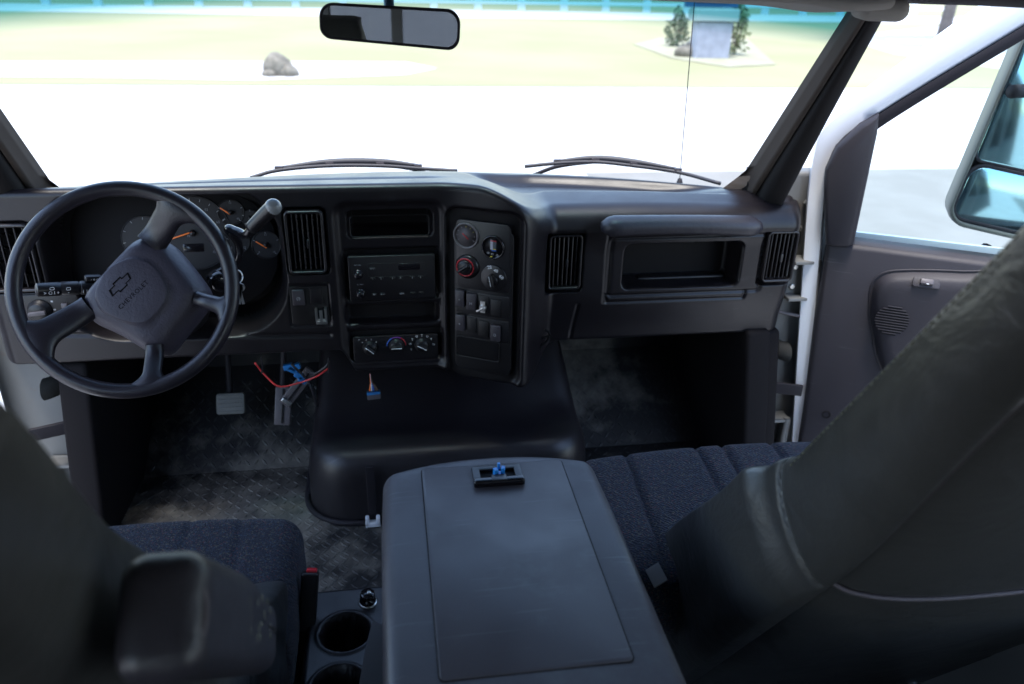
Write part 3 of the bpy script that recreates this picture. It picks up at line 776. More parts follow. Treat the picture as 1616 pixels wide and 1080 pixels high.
# ---------------------------------------------------------------- steering wheel
def steering():
    P = np.array(at(198, 457, y=1.455)); t = thing('steering_wheel', 'dark grey four spoke steering wheel turned about a quarter left, in front of the gauges', 'steering wheel', P)
    tilt = math.radians(27)
    out = np.array([.05, -math.cos(tilt), math.sin(tilt)]); out /= np.linalg.norm(out)
    right = np.cross((0, 0, 1.0), -out); right = -np.cross(out, (0, 0, 1.0)) if False else np.cross(np.array([0, 0, 1.0]), out)
    right /= np.linalg.norm(right); up = np.cross(out, right)
    M = basis(right, up, out, P) @ RZ(42.5)
    R = .187; seg = 96
    rings = []
    for i in range(seg):
        a = 2*math.pi*i/seg; n = 16
        rings.append([((R+.0140*math.cos(2*math.pi*k/n))*math.cos(a), (R+.0140*math.cos(2*math.pi*k/n))*math.sin(a), .0150*math.sin(2*math.pi*k/n)+.0012*math.sin(a*14)*(1 if math.sin(2*math.pi*k/n) < 0 else 0)) for k in range(n)])
    rings.append(rings[0]); V, Fc = loft(rings, False, False)
    mesh('rim', V, Fc, M_wheel, t, M)
    # hub pad: dished below the rim, four corners cut off where the spokes leave
    HZ = -.050; cr, sr = math.cos(math.radians(-42.5)), math.sin(math.radians(-42.5))
    px = [(220, 374), (268, 387), (300, 432), (325, 474), (317, 501), (284, 538), (255, 574), (226, 572), (184, 538), (138, 512), (126, 472), (172, 421)]
    pp = []
    for u, v in px:
        x, y = (u-207)/940, (468-v)/940; pp.append((x*cr-y*sr, x*sr+y*cr))
    def rounded(pts, f):
        out = []
        n = len(pts)
        for i in range(n):
            a_, b_, c_ = np.array(pts[i-1]), np.array(pts[i]), np.array(pts[(i+1) % n])
            p0 = b_+(a_-b_)*f; p1 = b_+(c_-b_)*f
            for k in range(6):
                q = k/5; out.append(tuple(p0*(1-q)**2+2*b_*q*(1-q)+p1*q*q))
        return out
    po = rounded(pp, .34)
    prof = [(1.10, -.050), (1.10, -.020), (1.06, -.006), (1.0, .004), (.95, .012), (.88, .019), (.76, .0225), (.70, .0235), (.655, .0245), (.64, .0275), (.60, .0285), (.35, .030), (.05, .0305)]
    rings = [[(x*q, y*q, z+HZ) for x, y in po] for q, z in prof]
    # the raised medallion is rounder than the pad
    for k in range(8, 13):
        q, z = prof[k]; rings[k] = [(x*q*(.35+.65*.066/math.hypot(x, y)/.66*.95), y*q*(.35+.65*.066/math.hypot(x, y)/.66*.95), z+HZ) for x, y in po]
    mesh('hub_pad', *loft(rings, False, True), M_pad, t, M)
    # spokes rise from the pad corners to the rim
    def spoke(c0, ang, w0, w1):
        a = math.radians(ang); e = np.array([math.cos(a), math.sin(a)])*R; c0 = np.array(c0)*.93; d = e-c0; Ls = np.linalg.norm(d); d = d/Ls; q = np.array([-d[1], d[0]]); rings = []
        for s in np.linspace(0, 1, 20):
            p = c0+d*Ls*s; w = (w0*(1-s)+w1*s)+.046*max(0, (s-.60)/.40)**2.2; h = .015+.002*math.cos(s*3)
            z = HZ+.006+(-HZ-.006)*sstep(.05, .95, s)
            ring = []
            for b in np.linspace(0, 2*math.pi, 24, endpoint=False):
                x = p+q*w*math.cos(b)
                if s > .6:      # keep the flared end inside the rim ring
                    rad = np.linalg.norm(x); x = x*(min(rad, R)/rad)
                ring.append((x[0], x[1], z+h*math.copysign(abs(math.sin(b))**.85, math.sin(b))))
            rings.append(ring)
        mesh('spoke', *loft(rings, False, False), M_wheel, t, M)
    mid = lambda i, j: ((pp[i][0]+pp[j][0])/2, (pp[i][1]+pp[j][1])/2)
    spoke(mid(0, 1), 14.5, .027, .026); spoke(mid(9, 10), 165.5, .023, .026)
    spoke(mid(3, 4), 303, .0145, .016); spoke(mid(6, 7), 238, .0165, .016)
    # raised emblem and wording
    zt = HZ+.0302
    def bow(sc):
        pts = [(-1, -.36), (-.84, .36), (-.34, .36), (-.34, .62), (.40, .62), (.40, .36), (1.0, .36), (.84, -.36), (.34, -.36), (.34, -.62), (-.40, -.62), (-.40, -.36)]
        return [(x*.026*sc-.002, y*.017*(1+(sc-1)*1.6)) for x, y in pts]
    o, i_ = bow(1.0), bow(.86)
    V = [(x, y+.018, zt) for x, y in o]+[(x, y+.018, zt) for x, y in i_]+[(x, y+.018, zt+.0009) for x, y in o]+[(x, y+.018, zt+.0009) for x, y in i_]
    n = 12; Fc = []
    for i in range(n):
        j = (i+1) % n; Fc += [(2*n+i, 2*n+j, 3*n+j, 3*n+i), (i, j, 2*n+j, 2*n+i), (n+j, n+i, 3*n+i, 3*n+j)]
    mesh('emblem', V, Fc, M_engrave, t, M, False)
    text('CHEVROLET', .0115, M_engrave, t, M @ T((0, -.012, zt+.0002)), sp=1.15)
    text('h', .012, M_engrave, t, M @ T((0, -.030, zt-.001)) @ RZ(-90), 'horn_mark')
    V, Fc = lathe([(.0085, zt-.004), (.0085, zt-.0002), (.0078, zt-.0002), (.0078, zt-.004)], 28)
    mesh('horn_ring', V, Fc[:-2], M_engrave, t, M @ T((.052, .034, -.009)))
    # column shroud behind
    c = thing('steering_column', 'dark plastic steering column shroud behind the wheel', 'steering column', P+np.array([0, .2, -.1]))
    A = P-out*.04; B = A-out*.36
    pts = [A*(1-s)+B*s for s in np.linspace(0, 1, 8)]
    V, Fc = tube(pts, lambda s: .062+.02*s, 24, 0, .95)
    mesh('shroud', V, Fc, M_dash, c, None, True, 50)
    # multi-function stalk on the left
    st = thing('turn_signal_stalk', 'black turn signal stalk with white symbols left of the steering column', 'stalk', at(130, 455, y=1.56))
    a = np.array(at(175, 452, y=1.60)); b = np.array(at(56, 458, y=1.54))
    dirv = b-a; ln = np.linalg.norm(dirv); dv = dirv/ln
    upv = np.array([0, 0, 1.0]); upv = upv-dv*(upv@dv); upv /= np.linalg.norm(upv); ov = np.cross(-dv, upv)
    MS = basis(-dv, upv, ov, (a+b)/2)
    Rt = MS @ RY(90)
    V, Fc = loft([[(ln*(s-.5), r*math.cos(q)*.95, r*math.sin(q)) for q in np.linspace(0, 2*math.pi, 20, endpoint=False)] for s, r in ((0, .010), (.02, .014), (.30, .0145), (.31, .0135), (.33, .0135), (.34, .0145), (.55, .0145), (.56, .013), (.58, .013), (.59, .0145), (1, .014))])
    mesh('stalk_barrel', V, Fc, M_blk, st, MS, True, 40)
    for xx, s in ((-.052, '>'), (-.043, 'O'), (-.036, 'I'), (-.030, '+'), (-.012, '-'), (.014, '|'), (.020, '|')):
        text(s, .009, M_white, st, MS @ T((xx, -.003, .0148)))
    for xx, yy in ((-.040, .006), (-.012, .004), (.036, .002), (.052, .002), (.064, .002)):
        mesh('symbol', *frame(.008, .006, .001, .0004, .002, .0001), M_white, st, MS @ T((xx, yy, .0146)))
    mesh('stalk_lever', *soft_box(.030, .012, .018, .004, .01), M_blk, st, MS @ T((.034, .019, 0)))
    text('- o o', .007, M_white, st, MS @ T((.035, .019, .0094)))
    # gear lever
    g = thing('gear_lever', 'black column shift lever with a rounded chrome-tipped grip, right of the wheel', 'gear lever', at(395, 360, y=1.52))
    p = [at(330, 440, y=1.62), at(372, 412, y=1.60), at(376, 385, y=1.57), at(360, 362, y=1.54), at(372, 365, y=1.52), at(388, 370, y=1.50), at(399, 358, y=1.49)]
    mesh('lever_arm', *tube(p, lambda s: .0085, 12, 6), M_gloss, g)
    q = [at(396, 361, y=1.492), at(412, 345, y=1.485), at(430, 328, y=1.475)]
    mesh('grip', *tube([q[0], q[1], q[2], np.array(q[2])*1.0+(np.array(q[2])-q[1])*.12], lambda s: (.0125+.0035*s) if s < .9 else .010, 18, 5), M_blk, g)
    Pq = np.array(q[2])+(np.array(q[2])-np.array(q[1]))*.06
    bm = bmesh.new(); bmesh.ops.create_uvsphere(bm, u_segments=20, v_segments=12, radius=.0155); me = bpy.data.meshes.new('grip_cap'); bm.to_mesh(me); bm.free()
    me.materials.append(mat('grip_cap_grey', (.22, .23, .24), .25)); me.polygons.foreach_set('use_smooth', [True]*len(me.polygons))
    put(bpy.data.objects.new('grip_cap', me), g, T(Pq))
    # keys in the ignition
    kk = thing('key_ring', 'steel keys on a ring hanging from the ignition right of the wheel rim', 'keys', at(377, 450, y=1.58))
    C0 = np.array(at(374, 437, y=1.57)); rr = []
    for i in range(25):
        a = 2*math.pi*i/24; rr.append(C0+np.array([.011*math.cos(a), .004*math.sin(a), .013*math.sin(a)]))
    mesh('ring', *tube(rr, .0014, 6), M_chrome, kk)
    for (dx, rot) in ((0, 8), (.006, -10)):
        Mk = basis((1, 0, 0), (0, 0, 1), (0, -1, 0), C0+np.array([dx, -.002, -.014])) @ RZ(rot)
        raw('key', [xf(lathe([(.009, 0), (.009, .002)], 18), T((0, -.008, 0))), xf(cube(.0055, .030, .002, (0, -.030, .001)), T((0, 0, 0)))], M_chrome, kk, Mk)
    mesh('ignition_switch', *lathe([(.022, 0), (.022, .02), (.018, .03), (.010, .032)], 28), M_gloss, c, basis((1, 0, 0), (0, 0, 1), (0, -1, 0), at(345, 440, y=1.62)) @ RY(20))
steering()

# headlamp switch in the lower left dash
def lampswitch():
    M = fr(80, 488, .0); s = mesh('headlamp_switch_plate', *plate(.13, .075, .004, .012, .002), M_dash, DASH, M)
    mesh('control_knob', *lathe([(.026, 0), (.026, .004), (.022, .006), (.021, .016), (.019, .018)], 32), M_dash2, s, M @ T((-.020, 0, .004)))
    mesh('knob_grip', *plate(.038, .010, .006, .004, .002, .018), M_grey, s, M @ T((-.020, 0, .004)) @ RZ(5))
    mesh('dimmer_wheel', *plate(.014, .032, .007, .003, .002), M_grey, s, M @ T((.034, 0, .004)))
    for dx, dy in ((.008, .02), (.010, 0), (.006, -.02)): mesh('symbol', *plate(.005, .004, .0005, .001, .0002), M_dim, s, M @ T((dx, dy, .004)))
lampswitch()

# ---------------------------------------------------------------- floor, firewall, kick panels
def cabin():
    sheet('cab_floor', [(-.95, -1.3, 0), (.95, -1.3, 0), (.95, 2.02, 0), (-.95, 2.02, 0)], M_floor, kind='structure')
    mesh('toe_board', [(-.95, 2.018, 0), (.95, 2.018, 0), (.95, 2.30, .20), (-.95, 2.30, .20), (.95, 2.30, .70), (-.95, 2.30, .70)], [(0, 1, 2, 3), (3, 2, 4, 5)], M_floor, smooth=False, kind='structure')
    # raised diamond tread: too many to count, one mesh per area
    V, Fc = [], []
    def lz(cx, cy, a, zf):
        k = len(V); c, s = math.cos(a), math.sin(a); L, w, h = .0125*rng.uniform(.85, 1.1), .0042, .0022*rng.uniform(.6, 1.2)
        for (p, q, z) in ((-L, 0, 0), (0, -w, 0), (L, 0, 0), (0, w, 0), (-L*.5, 0, h), (L*.5, 0, h)):
            x, y = cx+p*c-q*s, cy+p*s+q*c; V.append((x, y, zf(y)+z+.0005))
        Fc.extend([(k, k+1, k+4), (k+1, k+5, k+4), (k+1, k+2, k+5), (k+2, k+3, k+5), (k+3, k+4, k+5), (k+3, k, k+4)])
    zf = lambda y: 0 if y < 2.018 else (y-2.018)*.20/.282
    st = .024
    for x0, x1, y0, y1 in ((-.88, -.20, 1.10, 2.29), (-.32, .0, .8, 1.85), (.42, .88, 1.45, 2.29)):
        for i in range(int((x1-x0)/st)):
            for j in range(int((y1-y0)/st)):
                lz(x0+i*st, y0+j*st, math.radians(45 if (i+j) % 2 else -45), zf)
    mesh('floor_tread', V, Fc, M_tread, smooth=False, kind='stuff')
    for s in (-1, 1):
        V, Fc = soft_box(.07, .56, .50, .012, .05, lambda V: V+np.stack([0*V[:, 0], .26*(V[:, 2]-.25), 0*V[:, 0]], 1))
        mesh('kick_panel', V, Fc, M_kick, None, T((.885 if s > 0 else -.835, 2.105, .215)) @ RZ(s*2), kind='structure')
    # roof and walls of the cab
    V, Fc = soft_box(1.90, 2.95, .04, .018, .12, lambda V: V+np.stack([0*V[:, 0], 0*V[:, 0], -.14*sstep(.45, 1.45, V[:, 1])], 1))
    mesh('headliner', V, Fc, M_roofw, None, T((0, .12, 1.500)), kind='structure')
    mesh('cab_rear_wall', *join([cube(1.95, .05, .82, (0, -1.33, .39)), cube(1.95, .05, .26, (0, -1.33, 1.39)), cube(.22, .05, .46, (-.86, -1.33, 1.03)), cube(.22, .05, .46, (.86, -1.33, 1.03)), cube(.10, .05, .46, (.18, -1.33, 1.03)), cube(.05, .05, .46, (-.42, -1.33, 1.03))]), M_roofw, smooth=False, kind='structure')
    w = mesh('rear_window', *cube(1.5, .006, .46, (0, -1.345, 1.03)), M_priv, smooth=False, label='tinted glass rear window of the cab', category='window')
    for s in (-1, 1):
        V, Fc = join([cube(.06, 2.205, .55, (s*.96, -.2225, .27)), cube(.06, 2.205, .26, (s*.96, -.2225, 1.35)), cube(.06, .14, .68, (s*.96, .81, .885)), cube(.05, .14, .42, (s*.96, .945, .21)), cube(.06, .14, .68, (s*.96, .05, .885)), cube(.06, .1, .68, (s*.96, -1.25, .885))])
        mesh('cab_side_wall', V, Fc, M_roofw, None, None, False, kind='structure')
    mesh('outer_roof', *cube(2.06, 2.95, .02, (0, .12, 1.54)), M_paint, smooth=False, kind='structure')
cabin()

def engine_cover():
    t = thing('engine_cover', 'low black plastic engine cover on the floor under the centre of the dash', 'engine cover', (.03, 1.9, 0))
    L0 = at(477, 740, y=1.76)[0]; R0 = at(940, 720, y=1.76)[0]
    cx, hw = (L0+R0)/2, (R0-L0)/2; r = .13; y1 = 2.40
    def dense(w, h, rr, nc=10, ns=26):
        out = []
        for qx, qy, a0, (ex, ey), Ls in ((w/2-rr, h/2-rr, 0, (-1, 0), w-2*rr), (-w/2+rr, h/2-rr, 90, (0, -1), h-2*rr), (-w/2+rr, -h/2+rr, 180, (1, 0), w-2*rr), (w/2-rr, -h/2+rr, 270, (0, 1), h-2*rr)):
            for i in range(nc):
                q = math.radians(a0+90*i/nc); out.append((qx+rr*math.cos(q), qy+rr*math.sin(q)))
            q = math.radians(a0+90); sx_, sy_ = qx+rr*math.cos(q), qy+rr*math.sin(q)
            for i in range(ns): out.append((sx_+ex*Ls*i/ns, sy_+ey*Ls*i/ns))
        return out
    rings = []
    for e, fz in ((0, 0), (.002, .25), (.004, .55), (.008, .72), (.014, .83), (.024, .91), (.038, .965), (.055, .99), (.075, 1), (.10, 1), (.14, 1), (.18, 1), (.22, 1)):
        ring = []
        for x, y in dense(2*(hw-e), (y1-1.735)-2*e, max(r-e, .02)):
            yy = y+(y1-1.735)/2; wx = 1-.06*sstep(.1, .45, yy)
            top = .200+.030*sstep(.12, .25, yy)+.17*sstep(.18, .42, yy)
            ring.append((cx+x*wx, 1.735+yy, top*fz))
        rings.append(ring)
    mesh('cover_shell', *loft(rings, False, True), M_engine, t)
    rim = [(cx-hw-.008, 2.2, .006), (cx-hw-.008, 1.735+r, .006)]+[(cx-(hw-r)-(r+.008)*math.cos(a), 1.735+r-(r+.008)*math.sin(a), .006) for a in np.linspace(0, math.pi/2, 10)]+[(cx+(hw-r)+(r+.008)*math.sin(a), 1.735+r-(r+.008)*math.cos(a), .006) for a in np.linspace(0, math.pi/2, 10)]+[(cx+hw+.008, 2.2, .006)]
    mesh('seal_lip', *tube(rim, .008, 8), M_rubber, t)
    P = at(588, 815, y=1.715)
    mesh('strap', *soft_box(.022, .010, .16, .003, .03), M_rubber, t, T((P[0], 1.732, .10)))
    raw('clip', [cube(.038, .018, .012, (0, 0, 0), .003), cube(.010, .018, .022, (-.014, 0, .010), .003), cube(.010, .018, .022, (.014, 0, .010), .003)], mat('pale_clip', (.55, .56, .6), .4), t, T((P[0], 1.715, .012)))
engine_cover()

def pedals():
    P = at(365, 637, y=2.06); t = thing('brake_pedal', 'worn grey rubber brake pedal hanging above the driver floor', 'pedal', P)
    M = basis((1, 0, 0), (0, .45, .89), (0, -.89, .45), P)
    mesh('pedal_pad', *plate(.078, .060, .014, .008, .004), M_pedal, t, M)
    for k in range(5): mesh('rib', *plate(.066, .004, .002, .001, .0006, .0135), M_pedal, t, M @ T((0, -.022+.011*k, 0)))
    mesh('pedal_arm', *tube([P+np.array([-.005, .02, 0]), P+np.array([-.006, .06, .10]), P+np.array([-.006, .10, .30])], .009, 10, 5), M_rubber, t)
    P = at(447, 640, y=1.95); t = thing('accelerator_pedal', 'long grey accelerator pedal beside the engine cover', 'pedal', P)
    M = basis((1, 0, 0), (.05, .35, .93), (0, -.93, .35), P)
    mesh('pedal_pad', *plate(.042, .105, .012, .004, .002), M_grey, t, M @ RZ(-4)); mesh('rib', *plate(.006, .095, .004, .002, .001, .012), M_dash, t, M @ RZ(-4))
    mesh('pedal_arm', *tube([P+np.array([.0, .02, .04]), P+np.array([.01, .05, .14]), P+np.array([.02, .08, .24])], .008, 10, 5), M_rubber, t)
    # bracket with connectors and wires hanging under the dash
    P = at(470, 610, y=1.86); t = thing('wiring_bracket', 'grey bracket with blue connectors dangling below the dash near the pedals', 'bracket', P)
    M = basis((1, 0, 0), (0, .2, .98), (0, -.98, .2), P) @ RZ(-40-90)
    mesh('bracket_plate', *plate(.115, .030, .012, .003, .002), M_grey, t, M); mesh('bracket_rib', *plate(.10, .006, .006, .002, .001, .012), M_dash, t, M)
    mesh('bracket_end', *plate(.010, .026, .008, .002, .001, .012), M_chrome, t, M @ T((.045, 0, 0)))
    for i, (u, v, a) in enumerate(((462, 581, -30), (472, 590, -35), (467, 577, 20), (478, 597, -40), (455, 577, 10))):
        Q = at(u, v, y=1.83); mesh('connector', *plate(.022, .014, .014, .002, .001), M_bluec, t, basis((1, 0, 0), (0, 0, 1), (0, -1, 0), Q) @ RZ(a))
    for (pts, m, rad) in (([(402, 573), (418, 592), (440, 610), (470, 605), (500, 594), (520, 580)], M_redw, .0022), ([(412, 565), (414, 580), (413, 590)], M_rubber, .002), ([(482, 585), (495, 590), (512, 580), (520, 570)], M_grey, .0018), ([(460, 575), (485, 600), (492, 615), (500, 640)], M_rubber, .003), ([(518, 565), (519, 590)], M_rubber, .0025)):
        mesh('wire', *tube([at(u, v, y=1.80+.01*(i % 2)) for i, (u, v) in enumerate(pts)], rad, 6, 6), m, t)
    # loose plug lying over the engine cover
    P = at(590, 622, y=1.84); t = thing('loose_plug', 'small grey and blue plug on thin wires hanging in front of the engine cover', 'plug', P)
    M = basis((1, 0, 0), (0, 0, 1), (0, -1, 0), P)
    mesh('plug_body', *plate(.034, .018, .014, .002, .001), M_grey, t, M @ RZ(4)); mesh('plug_edge', *plate(.034, .006, .015, .002, .001), M_bluec, t, M @ RZ(4) @ T((0, .008, 0)))
    for k, m in enumerate((M_orange, M_white, M_blue, M_grey, mat('brown_wire', (.12, .06, .03), .5))):
        mesh('wire', *tube([P+np.array([-.010+.005*k, -.006, .012]), P+np.array([-.008+.003*k, -.004, .028]), at(585, 604, y=1.84)+np.array([.001*k, 0, 0]), at(584, 590, y=1.84)], .0015, 6, 5), m, t)
pedals()

# ---------------------------------------------------------------- windshield, pillars, visor, mirror, wipers
def glass_pt(a, s):
    return np.array([a*(.885*(1-s)+.865*s), (2.245-.24*a*a)*(1-s)+(1.70-.19*a*a)*s, .792*(1-s)+1.335*s])
def windshield():
    t = thing('windshield', 'curved truck windshield with a blue green shade band along its top', 'windshield', (0, 2.2, .8))
    n, m = 60, 24; V = [glass_pt(-1+2*i/(n-1), j/(m-1)) for j in range(m) for i in range(n)]
    Fc = [(j*n+i, j*n+i+1, (j+1)*n+i+1, (j+1)*n+i) for j in range(m-1) for i in range(n-1)]
    mesh('glass', V, Fc, M_wind, t)
    mesh('lower_seal', *tube([glass_pt(a, -.01)+np.array([0, 0, -.004]) for a in np.linspace(-1, 1, 40)], .008, 8), M_rubber, t)
    for s in (-1, 1): mesh('side_seal', *tube([glass_pt(s*.985, q)+np.array([0, 0, 0]) for q in np.linspace(0, 1, 20)], .005, 8), M_rubber, t)
    for s in (-1, 1):
        G = lambda q: glass_pt(s*.965, q)-np.array([0, .012, .004])
        O0, O1 = np.array([s*.918, 1.865, .80]), np.array([s*.885, 1.50, 1.34])
        rings = []
        for q in np.linspace(-.06, 1.03, 26):
            g = G(q); o = O0*(1-q)+O1*q; o = o+np.array([s*.0, 0, 0])
            fl = .05*max(0, .16-q)/.16
            rdg = g*.52+o*.48+np.array([-s*.012, -.040, -.012]); sh = g*.82+o*.18+np.array([-s*.004, -.028, -.006])
            ring = [g+np.array([-s*fl, .01, 0]), sh, rdg, o*.8+g*.2+np.array([-s*.004, -.030, -.004]), o, o+np.array([s*.01, .03, 0]), o+np.array([0, .07, .0]), g+np.array([s*.02, .05, 0])]
            m_ = [ring[i] for i in range(len(ring))]
            # smooth the ring
            cl = catmull(m_+[m_[0]], 4)[:-1]
            rings.append([tuple(p) for p in cl])
        mesh('pillar_trim', *loft(rings), M_pillar, None, None, True, kind='structure')
        st = [[tuple(G(q)+np.array([-s*(.012+.05*max(0, .16-q)/.16), .006, 0])), tuple(G(q)+np.array([-s*.004, -.012, -.003])), tuple(G(q)*.86+(O0*(1-q)+O1*q)*.14+np.array([-s*.008, -.027, -.007])), tuple(G(q)*.76+(O0*(1-q)+O1*q)*.24+np.array([-s*.008, -.036, -.010])), tuple(G(q)*.76+(O0*(1-q)+O1*q)*.24+np.array([0, -.02, 0]))] for q in np.linspace(-.04, 1.0, 26)]
        mesh('pillar_lit_face', *loft(st), M_plit, None, None, True, kind='structure')  # glass-side face of the trim, paler to stand for window light
    # roof side rails and front header
    for s in (-1, 1):
        V, Fc = tube([(s*.93, 1.55, 1.330), (s*.935, 1.2, 1.338), (s*.935, .6, 1.338), (s*.935, -.3, 1.338)], .045, 18, 6, .8)
        mesh('roof_rail', V, Fc, M_header, None, None, True, kind='structure')
    mesh('roof_header', *tube([(-.9, 1.49, 1.355), (-.4, 1.60, 1.372), (0, 1.63, 1.375), (.4, 1.60, 1.372), (.9, 1.49, 1.355)], .05, 16, 8, .6), M_taupe, None, None, True, kind='structure')
windshield()

def visor():
    a = at(770, -6, y=1.44); b = at(1372, 14, y=1.40)
    t = thing('sun_visor', 'taupe fabric sun visor folded up above the passenger side windshield', 'sun visor', (.45, 1.42, 1.29))
    w = .64
    def fn(V):
        z = V[:, 2]; x = V[:, 0]
        V[:, 1] += 0
        bul = np.exp(-((x-.275)/.075)**2)
        V[:, 2] -= .010*bul; V[:, 1] -= .018*bul
        return V
    V, Fc = soft_box(.70, .17, .022, .0105, .02, fn)
    mesh('visor_pad', V, Fc, M_taupe, t, T((.47, 1.49, 1.306)) @ RY(1.2) @ RX(-4))
    c = at(1345, 10, y=1.44)
    mesh('pivot_cover', *soft_box(.085, .12, .040, .019, .02), M_taupe, t, T((.825, 1.46, 1.288)) @ RZ(-20))
    mesh('pivot_rod', *tube([(.80, 1.45, 1.30), (.87, 1.48, 1.315)], .008, 10), M_header, t)
    # overhead bump
    mesh('overhead_bump', *soft_box(.20, .16, .06, .028, .03), M_taupe, None, T((at(665, 0, y=1.5)[0], 1.52, at(665, 4, y=1.45)[2]+.034)), label='shallow taupe moulding under the headliner above the mirror', category='ceiling moulding')
visor()

def rear_mirror():
    P = np.array(at(616, 42, y=1.46)); t = thing('rear_view_mirror', 'interior rear view mirror in a thin black frame at the top of the windshield', 'mirror', P)
    # plane faces back to the cab and is turned slightly towards the driver
    out = Vector((-.075, -.99, .0)).normalized(); r = Vector((0, 0, 1)).cross(out).normalized(); up = out.cross(r)
    M = basis(r, up, out, P) @ RZ(-3.0)
    K = .00128; w, h = .236, .062
    def sh(e, z, sc=1): 
        pts = rrpts(w-2*e, h-2*e, .022-e*.6, 8); return [(x, y*(1.0-.16*(-x/w)) + .004*(1-(2*x/w)**2), z) for x, y in pts]
    mesh('mirror_case', *loft([sh(.010, -.028), sh(.002, -.02), sh(0, -.004), sh(.0005, .001), sh(.002, .003), sh(.0045, .003), sh(.005, .001)], True, False), M_rubber, t, M)
    mm = mat('mirror_silver', (.55, .58, .60), .015, metal=1)
    mesh('mirror_glass', *loft([sh(.0048, -.001), sh(.0048, .0012)]), mm, t, M, False)
    G = np.array([P[0]-.005, 1.66, 1.30])
    mesh('mount_arm', *tube([P+np.array([0, .02, 0]), P+np.array([0, .05, .025]), P+np.array([0, .09, .05]), (P[0], 1.62, 1.325)], .009, 12, 5), mat('mount_blue_grey', (.05, .12, .22), .35), t)
rear_mirror()

def wipers():
    for i, (pts, lab) in enumerate((([(395, 281), (440, 269), (520, 262), (600, 262), (660, 266), (722, 270)], 'driver side windshield wiper resting low on the glass'), ([(828, 263), (880, 258), (940, 256), (1000, 262), (1070, 272), (1137, 290)], 'passenger side windshield wiper resting low on the glass'))):
        ys = [2.26, 2.275, 2.28, 2.28, 2.275, 2.26] if i == 0 else [2.29, 2.285, 2.27, 2.24, 2.20, 2.10]
        ys = [y+.02 for y in ys]
        P = [np.array(at(u, v, y=y)) for (u, v), y in zip(pts, ys)]
        t = thing('wiper', lab, 'wiper', P[0], 'windshield wipers')
        mesh('blade', *tube(P, .0045, 8, 8, 1.2), M_wipe, t)
        off = np.array([0, .010, .009]); A = [P[1]+off*.6, P[2]+off, P[3]+off*1.1, P[4]+off*.8]
        mesh('blade_bridge', *tube(A, lambda s: .004+.005*math.sin(math.pi*s), 8, 6), M_wipe, t)
        for k in (1, 2, 3, 4): mesh('claw', *cube(.022, .012, .012, tuple(P[k]+off*.5)), M_grey, t, None, False)
        mesh('wiper_arm', *tube([P[2]*.4+P[3]*.6+off*1.2, P[4]+np.array([0, .03, -.012]) if i == 0 else P[1]+np.array([.02, .03, -.014]), (P[4][0]+.03 if i == 0 else P[0][0]+.03, 2.36, .765)], .006, 8, 6), M_rubber, t)
    # cowl grille and hood outside
    V = []; Fc = []; n = 41
    for j, (dy, z) in enumerate(((.01, .750), (.03, .742), (.10, .725), (.16, .72), (.17, .70))):
        for i in range(n):
            a = -1+2*i/(n-1); g = glass_pt(a, 0); V.append((g[0]*1.0, g[1]+dy, z-.05*a**6))
    Fc = [(j*n+i, j*n+i+1, (j+1)*n+i+1, (j+1)*n+i) for j in range(4) for i in range(n-1)]
    c = mesh('cowl_panel', V, Fc, M_rubber, label='black plastic cowl panel outside at the foot of the windshield', category='cowl')
    for i in range(26):
        x = .12+i*.022; g = glass_pt(x/.885, 0)
        mesh('slat', *cube(.008, .05, .006, (x, g[1]+.06, .745)), M_grey, c, None, False)
    V = []; Fc = []
    for j in range(12):
        s = j/11; y = 2.42+1.0*s; z = .69-.18*s-.26*s*s
        for i in range(n):
            a = -1+2*i/(n-1); V.append((a*(.95-.1*s), y-.2*a*a*(1-s), z-.10*a**4))
    Fc = [(j*n+i, j*n+i+1, (j+1)*n+i+1, (j+1)*n+i) for j in range(11) for i in range(n-1)]
    mesh('hood', V, Fc, M_paint, label='white sloping truck hood ahead of the windshield', category='hood')
    a0 = at(1072, 292, y=2.36); a1 = at(1096, 4, y=2.30)
    t = thing('radio_antenna', 'thin radio antenna rising outside the passenger side of the windshield', 'antenna', a0)
    mesh('mast', *tube([a0, (a0+a1)/2, a1], .0014, 6), M_rubber, t); mesh('antenna_base', *lathe([(.012, -.05), (.012, 0), (.006, .02)], 16), M_rubber, t, T(a0))
wipers()

